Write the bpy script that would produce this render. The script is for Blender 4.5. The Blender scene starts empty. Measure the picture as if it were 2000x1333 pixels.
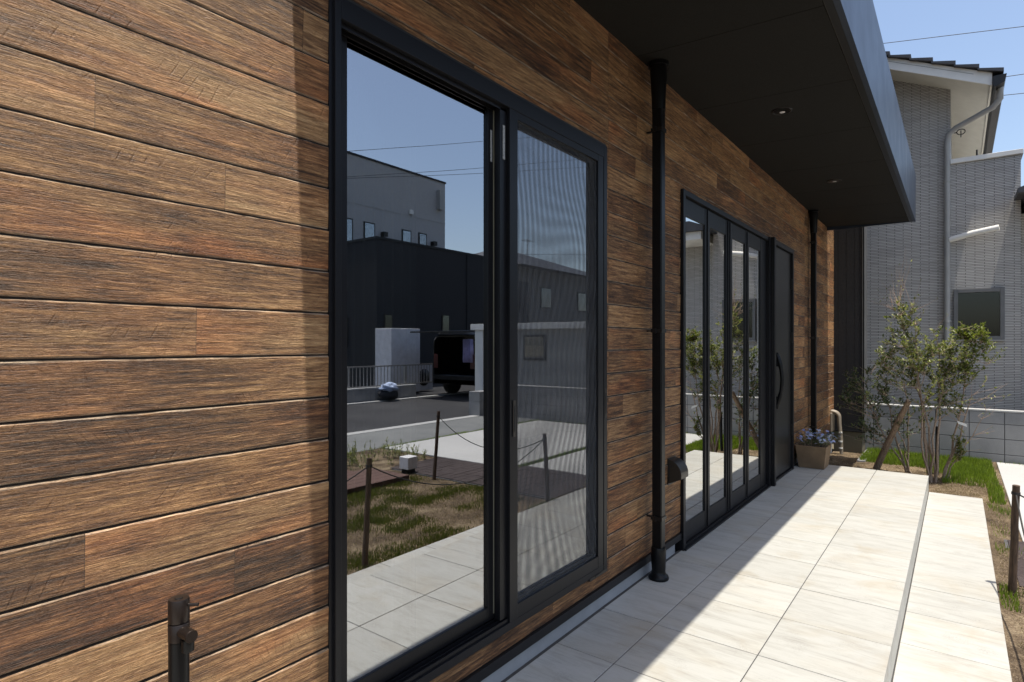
import bpy, bmesh, math, random
from mathutils import Vector, Matrix, noise
R = math.radians
random.seed(7)
sc = bpy.context.scene
C = sc.collection

# ------------------------------------------------------------------ camera, sky, sun, exposure
TH = math.atan(870/1150)
cam_d = bpy.data.cameras.new('camera'); cam = bpy.data.objects.new('camera', cam_d); C.objects.link(cam)
cam.location = (0, -1.379, 1.286); cam.rotation_euler = (R(90), 0, TH - R(90))
cam_d.sensor_width = 36; cam_d.lens = 1150/2000*36; cam_d.shift_y = 6.5/2000
cam_d.clip_start = .05; cam_d.clip_end = 2000
sc.camera = cam
TO_SUN = Vector((-.04, -.205, 1)).normalized()
w = bpy.data.worlds.new("World"); sc.world = w; w.use_nodes = True
wn = w.node_tree.nodes; wn.clear()
sky = wn.new('ShaderNodeTexSky'); sky.sky_type = 'NISHITA'; sky.sun_disc = False
sky.sun_elevation = math.asin(TO_SUN.z); sky.sun_rotation = math.atan2(TO_SUN.x, TO_SUN.y)
sky.air_density = 1.0; sky.dust_density = 2.2; sky.ozone_density = .25
bg = wn.new('ShaderNodeBackground'); bg.inputs[1].default_value = .15
wo = wn.new('ShaderNodeOutputWorld')
w.node_tree.links.new(sky.outputs[0], bg.inputs[0]); w.node_tree.links.new(bg.outputs[0], wo.inputs[0])
sd = bpy.data.lights.new('sun', 'SUN'); sd.energy = 4.5; sd.angle = R(.55); sd.color = (1, .935, .83)
so = bpy.data.objects.new('sun', sd); C.objects.link(so); so.rotation_euler = TO_SUN.to_track_quat('Z', 'Y').to_euler()
so.location = (0, -5, 20)
sc.view_settings.view_transform = 'Standard'; sc.view_settings.look = 'None'
sc.view_settings.exposure = 0.52; sc.view_settings.gamma = 1
sc.cycles.use_denoising = True  # DN
sc.cycles.max_bounces = 10; sc.cycles.glossy_bounces = 5; sc.cycles.transparent_max_bounces = 24
sc.cycles.caustics_reflective = False; sc.cycles.caustics_refractive = False

# ------------------------------------------------------------------ node helpers
class NT:
    def __init__(s, name):
        s.m = bpy.data.materials.new(name); s.m.use_nodes = True
        s.t = s.m.node_tree; s.t.nodes.clear()
        s.out = s.t.nodes.new('ShaderNodeOutputMaterial')
    def n(s, typ, **kw):
        nd = s.t.nodes.new('ShaderNode' + typ)
        for k, v in kw.items():
            if k.startswith('i_'):
                k2 = k[2:]; k2 = int(k2) if k2.isdigit() else k2
                s.set(nd.inputs[k2], v)
            else: setattr(nd, k, v)
        return nd
    def set(s, sock, v):
        if isinstance(v, bpy.types.NodeSocket): s.t.links.new(v, sock)
        else: sock.default_value = v
    def math(s, op, a, b=None, c=None, clamp=False):
        nd = s.t.nodes.new('ShaderNodeMath'); nd.operation = op; nd.use_clamp = clamp
        s.set(nd.inputs[0], a)
        if b is not None: s.set(nd.inputs[1], b)
        if c is not None: s.set(nd.inputs[2], c)
        return nd.outputs[0]
    def mapr(s, v, a, b, c=0., d=1.):
        nd = s.t.nodes.new('ShaderNodeMapRange'); s.set(nd.inputs[0], v)
        for i, x in enumerate((a, b, c, d)): nd.inputs[i+1].default_value = x
        return nd.outputs[0]
    def coord(s, scale=(1, 1, 1), off=None):
        tc = s.n('TexCoord'); mp = s.n('Mapping'); s.t.links.new(tc.outputs['Object'], mp.inputs[0])
        mp.inputs['Scale'].default_value = scale
        if off is not None: s.set(mp.inputs['Location'], off)
        return mp.outputs[0]
    def noise(s, vec, scale, detail=4, rough=.55, dist=0):
        nd = s.n('TexNoise'); s.set(nd.inputs['Vector'], vec); nd.inputs['Scale'].default_value = scale
        nd.inputs['Detail'].default_value = detail; nd.inputs['Roughness'].default_value = rough
        nd.inputs['Distortion'].default_value = dist
        return nd.outputs['Fac']
    def ramp(s, fac, stops):
        nd = s.n('ValToRGB'); s.set(nd.inputs[0], fac); e = nd.color_ramp.elements
        while len(e) < len(stops): e.new(.5)
        for el, (p, c) in zip(e, stops): el.position = p; el.color = tuple(c) + (1,) if len(c) == 3 else c
        return nd.outputs[0]
    def mix(s, fac, a, b, mode='MIX'):
        nd = s.n('Mix', data_type='RGBA', blend_type=mode); s.set(nd.inputs[0], fac)
        for i, v in ((6, a), (7, b)):
            if isinstance(v, (tuple, list)) and len(v) == 3: v = tuple(v) + (1,)
            s.set(nd.inputs[i], v)
        return nd.outputs[2]
    def bump(s, h, dist, strength=1.):
        nd = s.n('Bump'); s.set(nd.inputs['Height'], h); nd.inputs['Distance'].default_value = dist
        nd.inputs['Strength'].default_value = strength
        return nd.outputs[0]
    def bsdf(s, color, rough=.5, metal=0., normal=None, spec=None, **kw):
        p = s.n('BsdfPrincipled')
        if isinstance(color, (tuple, list)): color = tuple(color)[:3] + (1,)
        s.set(p.inputs['Base Color'], color); s.set(p.inputs['Roughness'], rough); s.set(p.inputs['Metallic'], metal)
        if normal is not None: s.set(p.inputs['Normal'], normal)
        if spec is not None: p.inputs['Specular IOR Level'].default_value = spec
        s.t.links.new(p.outputs[0], s.out.inputs[0])
        return p

def paint(name, col, rough=.45, metal=0., var=.12, bscale=40, bd=.0002, spec=None):
    if bscale == 60 and bd <= .00008: bscale, bd, var = 420, .00002, .06
    t = NT(name); v = t.coord()
    nz = t.noise(v, 7, 5); n2 = t.noise(v, bscale, 3)
    c = t.mix(t.mapr(nz, .3, .7), tuple(x*(1-var) for x in col), tuple(min(1, x*(1+var)) for x in col))
    r = t.mapr(n2, .2, .8, rough*.85, min(1, rough*1.15))
    t.bsdf(c, r, metal, t.bump(n2, bd, .5), spec)
    return t.m

# ------------------------------------------------------------------ materials
M = {}
M['black_alu'] = paint('black_aluminium', (.009, .009, .0105), .38, 0, .06, 60, .00008, .27)
M['black_pipe'] = paint('black_pipe', (.006, .006, .0065), .32, 0, .06, 60, .00005, .22)
M['bronze_alu'] = paint('bronze_aluminium', (.06, .054, .046), .36, .6, .1, 60, .00005)
M['steel_blue'] = paint('fascia_steel', (.038, .052, .08), .38, .5, .05, 3, .0004)
M['soffit'] = paint('soffit_board', (.014, .013, .011), .75, 0, .05, 200, .0001, .2)
M['white_paint'] = paint('white_paint', (.78, .77, .73), .5, 0, .04, 20, .0002)
M['cream'] = paint('cream_soffit', (.62, .6, .53), .6, 0, .05, 20, .0002)
M['beige_pvc'] = paint('beige_pvc', (.24, .2, .15), .45, 0, .08)
M['conc_paint'] = paint('rendered_concrete', (.3, .31, .32), .85, 0, .12, 120, .001)
M['roof_tile'] = paint('roof_tile', (.045, .045, .05), .5, 0, .3, 40, .001)
M['dark_metal'] = paint('dark_metal', (.03, .028, .027), .35, .7, .1)
M['tap_bronze'] = paint('tap_bronze', (.035, .026, .022), .34, .6, .25, 90, .0001)
M['grey_pipe'] = paint('grey_pipe', (.33, .33, .32), .4, 0, .08)
M['plum_wall'] = paint('dark_clad_wall', (.011, .0115, .014), .75, 0, .1, 30, .0005)
M['pale_wall'] = paint('pale_render', (.4, .4, .4), .85, 0, .06, 30, .001)
M['brown_wall'] = paint('taupe_render', (.2, .19, .17), .85, 0, .06, 30, .001)
M['garage_wall'] = paint('garage_render', (.4, .39, .36), .8, 0, .08, 30, .001)
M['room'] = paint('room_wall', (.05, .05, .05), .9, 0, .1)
M['van_paint'] = paint('van_paint', (.012, .013, .015), .12, .3, .05)
M['rubber'] = paint('rubber', (.015, .015, .015), .8)
M['chrome'] = paint('chrome', (.6, .6, .6), .15, 1)
M['shirt'] = paint('lavender_cloth', (.42, .38, .6), .9, 0, .2, 14, .01)
M['bag'] = paint('bag_cloth', (.02, .02, .025), .8)
M['cloth_blue'] = paint('blue_white_cloth', (.4, .48, .8), .9, 0, .6, 18, .01)
M['lamp_white'] = paint('opal_plastic', (.75, .74, .74), .4)
M['pot'] = paint('pot_clay', (.19, .125, .07), .7, 0, .18, 50, .0008)
M['soil_dark'] = paint('potting_soil', (.03, .02, .014), .95, 0, .4, 80, .003)
M['wire'] = paint('wire_rubber', (.02, .02, .025), .6)
M['rope'] = paint('black_rope', (.03, .028, .026), .85, 0, .3, 300, .002)
M['rail_alu'] = paint('rail_aluminium', (.35, .34, .33), .4, .6)
M['window_grey'] = paint('window_grey', (.14, .14, .14), .45)
M['tank'] = paint('tank_enamel', (.6, .6, .62), .5)
M['seal'] = paint('pale_seal', (.2, .19, .14), .5)
M['shade_trim'] = paint('grey_trim', (.1, .1, .1), .5)

def mk_glass(name, base=.5, tint=(.93, .96, 1.)):
    t = NT(name)
    lw = t.n('LayerWeight'); lw.inputs[0].default_value = .3
    f = t.math('MULTIPLY_ADD', lw.outputs['Fresnel'], .75, base, clamp=True)
    g = t.n('BsdfGlossy'); g.inputs['Color'].default_value = tint + (1,); g.inputs['Roughness'].default_value = 0.0
    v = t.coord(); nz = t.noise(v, 1.3, 1)
    t.set(g.inputs['Normal'], t.bump(nz, .0012, .5))
    tr = t.n('BsdfTransparent'); tr.inputs[0].default_value = (.55, .58, .57, 1)
    mx = t.n('MixShader'); t.set(mx.inputs[0], f); t.set(mx.inputs[1], tr.outputs[0]); t.set(mx.inputs[2], g.outputs[0])
    t.t.links.new(mx.outputs[0], t.out.inputs[0])
    return t.m
M['glass'] = mk_glass('window_glass', .42)
M['glass_inner'] = mk_glass('inner_glass', .06)
M['glass_clear'] = mk_glass('door_glass', .6, (.97, .98, .98))
M['glass_far'] = mk_glass('far_glass', .3)
M['glass_dim'] = mk_glass('dim_glass', .012)

def mk_screen():
    t = NT('insect_mesh')
    tc = t.n('TexCoord'); sp = t.n('SeparateXYZ'); t.t.links.new(tc.outputs['Object'], sp.inputs[0])
    n1 = t.noise(tc.outputs['Object'], .9, 1); n2 = t.noise(tc.outputs['Object'], 5, 2)
    # moire imitated by painted density bands along x, weaker ones along z
    px = t.math('MULTIPLY_ADD', n1, 95, t.math('MULTIPLY', sp.outputs[0], 150.))
    wx = t.math('SINE', px)
    pz = t.math('MULTIPLY_ADD', n1, 70, t.math('MULTIPLY', sp.outputs[2], 62.))
    wz = t.math('SINE', pz)
    a = t.math('MULTIPLY_ADD', wx, .10, .36)
    a = t.math('MULTIPLY_ADD', wz, .05, a)
    a = t.math('MULTIPLY_ADD', n2, .1, a)
    d = t.n('BsdfDiffuse'); d.inputs[0].default_value = (.10, .103, .108, 1)
    tr = t.n('BsdfTransparent')
    mx = t.n('MixShader'); t.set(mx.inputs[0], a); t.set(mx.inputs[1], tr.outputs[0]); t.set(mx.inputs[2], d.outputs[0])
    t.t.links.new(mx.outputs[0], t.out.inputs[0])
    return t.m
M['screen'] = mk_screen()

def mk_wood():
    t = NT('wood_print_siding')
    at = t.n('Attribute', attribute_name='tone'); sp = t.n('SeparateColor'); t.t.links.new(at.outputs['Color'], sp.inputs[0])
    r1, r2, r3 = sp.outputs[0], sp.outputs[1], sp.outputs[2]
    al = at.outputs['Alpha']
    tc = t.n('TexCoord'); xyz = t.n('SeparateXYZ'); t.t.links.new(tc.outputs['Object'], xyz.inputs[0])
    x, z = xyz.outputs[0], xyz.outputs[2]
    # wandering grain
    cv = t.n('CombineXYZ'); t.set(cv.inputs[0], t.math('MULTIPLY_ADD', r1, 37., x)); t.set(cv.inputs[1], t.math('MULTIPLY', r3, 9.)); t.set(cv.inputs[2], t.math('MULTIPLY_ADD', r2, 23., z))
    base = cv.outputs[0]
    def st(sx, sz, scale, det, rough, dist=0.):
        mp = t.n('Mapping'); t.set(mp.inputs[0], base); mp.inputs['Scale'].default_value = (sx, 1, sz)
        return t.noise(mp.outputs[0], scale, det, rough, dist)
    g1 = st(1, 17, 7, 6, .62, .35)      # main grain streaks
    g2 = st(1, 11, 38, 4, .75, .5)     # fine fibres
    rn = st(1, 15, 15, 3, .6, .7); rd = t.math('ABSOLUTE', t.math('MULTIPLY_ADD', rn, 2., -1.)); rdg = t.math('SUBTRACT', 1., t.mapr(rd, 0., .22, 0., 1.))   # fine valleys
    g3 = st(1, 3, 1.7, 3, .5)         # broad blotches
    g4 = st(1, 26, 3, 4, .55, .6)       # long dark lines
    gg = t.math('MULTIPLY_ADD', g2, .35, t.math('MULTIPLY', g1, .65))
    gg = t.math('MULTIPLY_ADD', g3, .30, t.math('SUBTRACT', gg, .135))
    gg = t.math('MULTIPLY_ADD', t.math('SUBTRACT', r1, .5), .13, gg)
    col = t.ramp(gg, [(.33, (.045, .022, .012)), (.43, (.165, .080, .036)), (.51, (.35, .180, .077)), (.60, (.60, .335, .145)), (.72, (.84, .52, .25))])
    # hue drift: some boards redder, some greyer
    red = t.mix(t.mapr(st(1, 4, 2.6, 3, .5), .45, .75), (1, 1, 1), (1.3, .84, .64))
    col = t.mix(t.math('MULTIPLY', r2, .85), col, t.mix(1., col, red, 'MULTIPLY'))
    gray = t.mix(1., col, (.86, .93, 1.02), 'MULTIPLY')
    col = t.mix(t.math('MULTIPLY', r3, .55), col, gray)
    dk = t.math('MULTIPLY', t.mapr(g4, .60, .68, 0., 1.), .5)
    col = t.mix(dk, col, (.018, .012, .009))
    col = t.mix(t.math('MULTIPLY', rdg, .42), col, t.mix(1., col, (.42, .36, .32), 'MULTIPLY'))
    # saw marks: short slanted scores in groups, each slightly curved
    zc = t.math('ADD', z, t.math('MULTIPLY', r2, .3))
    curve = t.math('MULTIPLY', t.math('MULTIPLY', zc, zc), .0)
    wob = t.math('MULTIPLY', t.noise(base, 3.5, 2), .10)
    p = t.math('ADD', t.math('ADD', t.math('MULTIPLY', z, -.62), x), t.math('ADD', wob, curve))
    fr = t.math('FRACT', t.math('MULTIPLY', p, 34.))
    ln = t.math('SUBTRACT', 1., t.mapr(t.math('ABSOLUTE', t.math('SUBTRACT', fr, .5)), .0, .10, 0., 1.))
    mp = t.n('Mapping'); t.set(mp.inputs[0], base); mp.inputs['Scale'].default_value = (1, 1, 2.6); mp.inputs['Location'].default_value = (5, 3, 1)
    mk = t.noise(mp.outputs[0], 5.2, 3, .6)
    saw = t.math('MULTIPLY', ln, t.mapr(mk, .57, .67, 0., 1.))
    p2 = t.math('ADD', t.math('MULTIPLY', z, .5), t.math('ADD', x, t.math('MULTIPLY', wob, 1.5)))
    fr2 = t.math('FRACT', t.math('MULTIPLY', p2, 46.))
    ln2 = t.math('SUBTRACT', 1., t.mapr(t.math('ABSOLUTE', t.math('SUBTRACT', fr2, .5)), .0, .12, 0., 1.))
    mp2 = t.n('Mapping'); t.set(mp2.inputs[0], base); mp2.inputs['Scale'].default_value = (1, 1, 3.); mp2.inputs['Location'].default_value = (15, 8, 4)
    saw2 = t.math('MULTIPLY', ln2, t.mapr(t.noise(mp2.outputs[0], 4., 3, .6), .6, .68, 0., 1.))
    saw = t.math('MAXIMUM', saw, t.math('MULTIPLY', saw2, .8))
    col = t.mix(t.math('MULTIPLY', saw, .42), col, t.mix(1., col, (.45, .42, .4), 'MULTIPLY'))
    # groove (alpha 0) has its shade painted in as dark colour, joints half dark
    col = t.mix(t.math('SUBTRACT', 1., al, clamp=True), col, (.02, .014, .01))
    col = t.mix(t.math('SUBTRACT', al, 1., clamp=True), col, t.mix(t.mapr(st(1, 0, 9, 3, .6), .35, .65), (.2, .13, .08), (.72, .58, .42)))  # alpha over one: edge highlight and bounce light painted in as paler tan
    h = t.math('MULTIPLY_ADD', g2, .62, t.math('MULTIPLY', g1, .8))
    h = t.math('SUBTRACT', h, t.math('MULTIPLY', rdg, .28))
    h = t.math('SUBTRACT', h, t.math('MULTIPLY', saw, .42))
    h = t.math('SUBTRACT', h, t.math('MULTIPLY', dk, .35))
    h = t.math('MULTIPLY_ADD', st(1, 2, 6, 3, .6), .5, h)
    rough = t.mapr(g1, .3, .7, .42, .68)
    t.bsdf(col, rough, 0, t.bump(h, .0085, 1.), .4)
    return t.m
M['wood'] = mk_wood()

def mk_tile():
    t = NT('travertine_tile')
    at = t.n('Attribute', attribute_name='tone'); sp = t.n('SeparateColor'); t.t.links.new(at.outputs['Color'], sp.inputs[0])
    tc = t.n('TexCoord'); off = t.n('CombineXYZ')
    t.set(off.inputs[0], t.math('MULTIPLY', sp.outputs[0], 31.)); t.set(off.inputs[1], t.math('MULTIPLY', sp.outputs[1], 17.))
    va = t.n('VectorMath', operation='ADD'); t.t.links.new(tc.outputs['Object'], va.inputs[0]); t.t.links.new(off.outputs[0], va.inputs[1])
    def st(s, scale, det, rough, dist=0.):
        mp = t.n('Mapping'); t.set(mp.inputs[0], va.outputs[0]); mp.inputs['Scale'].default_value = s
        return t.noise(mp.outputs[0], scale, det, rough, dist)
    a = st((5, 1, 5), 2.6, 7, .66, .9); b = st((16, 1.4, 16), 5, 6, .72, .6); c = st((1, .6, 1), 3.2, 3, .5); e = st((1, 1, 1), 140, 2, .6)
    v = t.math('MULTIPLY_ADD', b, .4, t.math('MULTIPLY', a, .6))
    col = t.ramp(v, [(.30, (.26, .255, .235)), (.42, (.375, .37, .34)), (.52, (.435, .435, .405)), (.7, (.465, .465, .44))])
    warm = t.mix(t.mapr(c, .5, .72, 0., .55), (1, 1, 1), (1., .93, .83))
    col = t.mix(1., col, warm, 'MULTIPLY')
    tone = t.mapr(sp.outputs[2], 0., 1., .93, 1.04)
    cc = t.n('CombineColor'); [t.set(cc.inputs[i], tone) for i in range(3)]
    col = t.mix(1., col, cc.outputs[0], 'MULTIPLY')
    col = t.mix(t.math('MULTIPLY', t.mapr(b, .57, .67, 0., 1.), .34), col, (.17, .155, .135))
    stn = t.noise(tc.outputs['Object'], 2.6, 5, .6, .5)
    col = t.mix(t.math('MULTIPLY', t.mapr(stn, .56, .72, 0., 1.), .42), col, (.33, .27, .18))
    patch = t.math('MULTIPLY', t.mapr(t.noise(tc.outputs['Object'], 5.5, 4, .6), .55, .7, 0., 1.), t.mapr(e, .42, .6, 0., 1.))
    col = t.mix(t.math('MULTIPLY', patch, .4), col, (.24, .225, .2))
    col = t.mix(t.math('MULTIPLY', t.mapr(e, .62, .75, 0., 1.), .22), col, (.3, .29, .27))
    h = t.math('MULTIPLY_ADD', e, .4, v)
    t.bsdf(col, t.mapr(v, .3, .7, .62, .45), 0, t.bump(h, .0009, .6), .35)
    return t.m
M['tile'] = mk_tile()
M['grout'] = paint('grout', (.06, .057, .054), .9)

def mk_ground(name, stops, scale=3., det=8, bd=.01, bscale=90, rough=.95, speck=None):
    t = NT(name); v = t.coord()
    a = t.noise(v, scale, det, .65); b = t.noise(v, bscale, 4, .7)
    g = t.math('MULTIPLY_ADD', b, .45, t.math('MULTIPLY', a, .55))
    col = t.ramp(g, stops)
    if speck:
        sN = t.noise(v, bscale*2.3, 2, .5)
        col = t.mix(t.mapr(sN, .62, .72, 0., .8), col, speck)
    t.bsdf(col, rough, 0, t.bump(g, bd, 1.), .2)
    return t.m
M['soil'] = mk_ground('dry_soil', [(.36, (.03, .021, .014)), (.46, (.085, .06, .038)), (.54, (.17, .125, .08)), (.64, (.33, .26, .17))], 3.4, 9, .04, 75, .97, (.36, .3, .22))
M['ground'] = mk_ground('far_ground', [(.3, (.1, .085, .06)), (.7, (.2, .18, .13))], .6)
M['asphalt'] = mk_ground('asphalt', [(.35, (.028, .028, .03)), (.5, (.042, .042, .045)), (.65, (.06, .06, .062))], .8, 6, .004, 160, .9, (.09, .09, .09))
M['apron'] = mk_ground('aggregate_concrete', [(.35, (.12, .125, .125)), (.5, (.165, .17, .17)), (.65, (.21, .215, .21))], 1.2, 6, .003, 130, .9, (.28, .28, .27))
M['pad'] = mk_ground('pale_concrete', [(.35, (.37, .37, .36)), (.5, (.42, .42, .41)), (.65, (.46, .46, .45))], .9, 6, .002, 70, .85)
M['kerb'] = mk_ground('kerb_concrete', [(.35, (.34, .34, .33)), (.65, (.46, .46, .45))], 2., 5, .003, 60, .9)
M['block'] = mk_ground('concrete_block', [(.32, (.18, .18, .182)), (.5, (.265, .265, .265)), (.66, (.33, .33, .328))], 2.2, 6, .003, 140, .92)
M['mortar'] = paint('mortar', (.075, .075, .078), .95)
M['foundation'] = mk_ground('olive_render', [(.35, (.12, .105, .075)), (.65, (.17, .15, .11))], 2., 5, .002, 100, .9)
M['paver'] = mk_ground('dark_paver', [(.35, (.035, .026, .025)), (.65, (.075, .06, .058))], 3., 5, .003, 80, .8)
M['gravel'] = mk_ground('pale_gravel', [(.35, (.12, .12, .12)), (.6, (.4, .4, .42)), (.7, (.55, .55, .58))], 20., 5, .02, 60, .9)

def mk_grain(name, c1, c2, axis=(18, 1, 18), scale=4, rough=.8, bd=.002):
    t = NT(name); v = t.coord(axis); a = t.noise(v, scale, 6, .65, .4)
    t.bsdf(t.mix(t.mapr(a, .3, .7), c1, c2), rough, 0, t.bump(a, bd, 1.))
    return t.m
M['deck'] = mk_grain('deck_board', (.06, .03, .022), (.13, .07, .055), (1, 18, 18))
M['post'] = mk_grain('rough_post_wood', (.025, .016, .01), (.14, .085, .05), (12, 12, 1.3), 6, .85, .006)
M['brace'] = mk_grain('brace_log', (.16, .10, .065), (.5, .37, .25), (14, 14, 1.2), 6, .85, .006)
M['bark'] = mk_grain('bark', (.15, .10, .07), (.48, .37, .27), (30, 30, 6), 6, .85, .002)
M['twig'] = mk_grain('twig_bark', (.26, .17, .12), (.55, .42, .33), (30, 30, 6), 6, .85, .001)
M['door_skin'] = mk_grain('door_skin', (.013, .012, .0115), (.02, .019, .0175), (30, 30, 1), 5, .33, .0002)

def mk_leaf(name, c1, c2, trans=.35, rough=.4):
    t = NT(name)
    at = t.n('Attribute', attribute_name='tone'); sp = t.n('SeparateColor'); t.t.links.new(at.outputs['Color'], sp.inputs[0])
    col = t.mix(sp.outputs[0], c1, c2)
    p = t.bsdf(col, rough, 0, None, .4)
    tl = t.n('BsdfTranslucent'); t.set(tl.inputs[0], t.mix(1., col, (1.3, 1.4, .6), 'MULTIPLY'))
    mx = t.n('MixShader'); mx.inputs[0].default_value = trans
    t.t.links.new(p.outputs[0], mx.inputs[1]); t.t.links.new(tl.outputs[0], mx.inputs[2]); t.t.links.new(mx.outputs[0], t.out.inputs[0])
    return t.m
M['leaf_olive'] = mk_leaf('leaf_olive', (.055, .08, .022), (.38, .39, .16))
M['leaf_lime'] = mk_leaf('leaf_lime', (.08, .105, .022), (.22, .24, .06), .45)
M['leaf_dark'] = mk_leaf('leaf_dark', (.035, .06, .026), (.22, .26, .13))
M['grass'] = mk_leaf('grass_blade', (.09, .14, .016), (.27, .36, .05), .5, .6)
M['lawn'] = mk_leaf('lawn_blade', (.06, .075, .02), (.2, .21, .055), .4, .7)
M['straw'] = mk_leaf('straw_blade', (.17, .125, .07), (.42, .34, .22), .2, .8)
M['flower_leaf'] = mk_leaf('flower_leaf', (.03, .07, .02), (.1, .17, .05))
M['petal'] = mk_leaf('petal_blue', (.25, .33, .8), (.6, .64, .95), .4, .6)

def mk_tilewall():
    t = NT('grey_border_tile')
    tc = t.n('TexCoord'); sp = t.n('SeparateXYZ'); t.t.links.new(tc.outputs['Object'], sp.inputs[0])
    cv = t.n('CombineXYZ'); t.set(cv.inputs[0], t.math('ADD', sp.outputs[0], sp.outputs[1])); t.set(cv.inputs[1], sp.outputs[2])
    def br(bw, rh, ms, off):
        b = t.n('TexBrick'); t.set(b.inputs['Vector'], cv.outputs[0]); b.offset = off; b.offset_frequency = 2
        b.inputs['Scale'].default_value = 1; b.inputs['Mortar Size'].default_value = ms; b.inputs['Mortar Smooth'].default_value = .2
        b.inputs['Brick Width'].default_value = bw; b.inputs['Row Height'].default_value = rh; b.inputs['Bias'].default_value = 0
        b.inputs['Color1'].default_value = (.47, .45, .42, 1); b.inputs['Color2'].default_value = (.62, .60, .565, 1); b.inputs['Mortar'].default_value = (.085, .08, .075, 1)
        return b
    b = br(.21, .0225, .0042, .5)
    nz = t.noise(tc.outputs['Object'], 30, 4); n0 = t.noise(tc.outputs['Object'], .8, 3)
    col = t.mix(t.mapr(nz, .3, .7, 0., .35), b.outputs['Color'], (.38, .37, .36))
    col = t.mix(t.mapr(n0, .4, .7, 0., .25), col, (.34, .33, .315))
    h = t.math('MULTIPLY_ADD', nz, .3, t.math('SUBTRACT', 1., b.outputs['Fac']))
    t.bsdf(col, .55, 0, t.bump(h, .003, 1.), .3)
    return t.m
M['tilewall'] = mk_tilewall()

# ------------------------------------------------------------------ mesh builder
class MB:
    def __init__(s): s.v = []; s.f = []; s.tone = []; s.smooth = []
    def add(s, vs, fs, tone=None, smooth=False):
        s._a(vs, fs, tone, smooth); return s
    def _a(s, vs, fs, tone=None, smooth=False):
        o = len(s.v); s.v += [tuple(p) for p in vs]
        for f in fs: s.f.append([o+i for i in f]); s.tone.append(tone); s.smooth.append(smooth)
    def box(s, x0, x1, y0, y1, z0, z1, tone=None):
        if x0 > x1: x0, x1 = x1, x0
        if y0 > y1: y0, y1 = y1, y0
        if z0 > z1: z0, z1 = z1, z0
        s.add([(x0,y0,z0),(x1,y0,z0),(x1,y1,z0),(x0,y1,z0),(x0,y0,z1),(x1,y0,z1),(x1,y1,z1),(x0,y1,z1)],
              [(3,2,1,0),(4,5,6,7),(0,1,5,4),(1,2,6,5),(2,3,7,6),(3,0,4,7)], tone)
        return s
    def prism(s, pts, axis, a, b, tone=None):
        # pts 2D polygon (counter-clockwise seen from +axis), extruded a..b along axis
        def P(p, t):
            return {'x': (t, p[0], p[1]), 'y': (p[0], t, p[1]), 'z': (p[0], p[1], t)}[axis]
        n = len(pts); vs = [P(p, a) for p in pts] + [P(p, b) for p in pts]
        fs = [tuple(range(n))[::-1], tuple(range(n, 2*n))] + [(i, (i+1) % n, n+(i+1) % n, n+i) for i in range(n)]
        s.add(vs, fs, tone); return s
    def tube(s, pts, rad, seg=10, cap=True, tone=None):
        pts = [Vector(p) for p in pts]; n = len(pts)
        rs = rad if isinstance(rad, (list, tuple)) else [rad]*n
        t0 = (pts[1]-pts[0]).normalized(); up = Vector((0, 0, 1)) if abs(t0.z) < .9 else Vector((1, 0, 0))
        a = t0.cross(up).normalized(); vs = []
        for i, p in enumerate(pts):
            t = (pts[min(i+1, n-1)] - pts[max(i-1, 0)]).normalized()
            a = (a - t*a.dot(t)).normalized(); b = t.cross(a)
            for k in range(seg):
                an = 2*math.pi*k/seg; vs.append(p + (a*math.cos(an) + b*math.sin(an))*rs[i])
        fs = [(i*seg+k, i*seg+(k+1) % seg, (i+1)*seg+(k+1) % seg, (i+1)*seg+k) for i in range(n-1) for k in range(seg)]
        s.add(vs, fs, tone, True)
        if cap: s.add([vs[k] for k in range(seg)] , [tuple(range(seg))[::-1]], tone); s.add([vs[(n-1)*seg+k] for k in range(seg)], [tuple(range(seg))], tone)
        return s
    def lathe(s, c, prof, axis='z', seg=24):
        vs = []
        for r, h in prof:
            for k in range(seg):
                a = 2*math.pi*k/seg; u, v = r*math.cos(a), r*math.sin(a)
                vs.append({'z': (c[0]+u, c[1]+v, c[2]+h), 'y': (c[0]+u, c[1]+h, c[2]+v), 'x': (c[0]+h, c[1]+u, c[2]+v)}[axis])
        n = len(prof)
        fs = [(i*seg+k, i*seg+(k+1) % seg, (i+1)*seg+(k+1) % seg, (i+1)*seg+k) for i in range(n-1) for k in range(seg)]
        s.add(vs, fs, None, True)
        s.add([vs[k] for k in range(seg)], [tuple(range(seg))[::-1]]); s.add([vs[(n-1)*seg+k] for k in range(seg)], [tuple(range(seg))])
        return s
    def leaf(s, p, d, up, l, wd, tone):
        d = d.normalized(); sdv = d.cross(up)
        if sdv.length < .01: sdv = d.cross(Vector((1, .2, 0)))
        sdv.normalize(); nrm = sdv.cross(d)
        s.add([p, p+d*l*.5+sdv*wd*.5+nrm*wd*.12, p+d*l, p+d*l*.5-sdv*wd*.5+nrm*wd*.12, p+d*l*.5], [(0, 1, 4), (1, 2, 4), (2, 3, 4), (3, 0, 4)], tone)
    def build(s, name, mat, parent=None, bevel=0, loc=None):
        me = bpy.data.meshes.new(name); me.from_pydata(s.v, [], s.f); 
        if isinstance(mat, str): mat = M[mat]
        me.materials.append(mat)
        if any(t is not None for t in s.tone):
            ca = me.color_attributes.new('tone', 'FLOAT_COLOR', 'CORNER')
            i = 0
            buf = []
            for f, t in zip(s.f, s.tone):
                t = t or (.5, .5, .5, 1)
                if len(t) == 3: t = tuple(t) + (1,)
                buf += list(t)*len(f)
            ca.data.foreach_set('color', buf)
        me.polygons.foreach_set('use_smooth', s.smooth)
        me.validate(); me.update()
        o = bpy.data.objects.new(name, me); C.objects.link(o)
        if parent: o.parent = parent
        if loc: o.location = loc
        if bevel:
            b = o.modifiers.new('bevel', 'BEVEL'); b.width = bevel; b.segments = 2; b.limit_method = 'ANGLE'; b.angle_limit = R(40)
        return o
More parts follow.
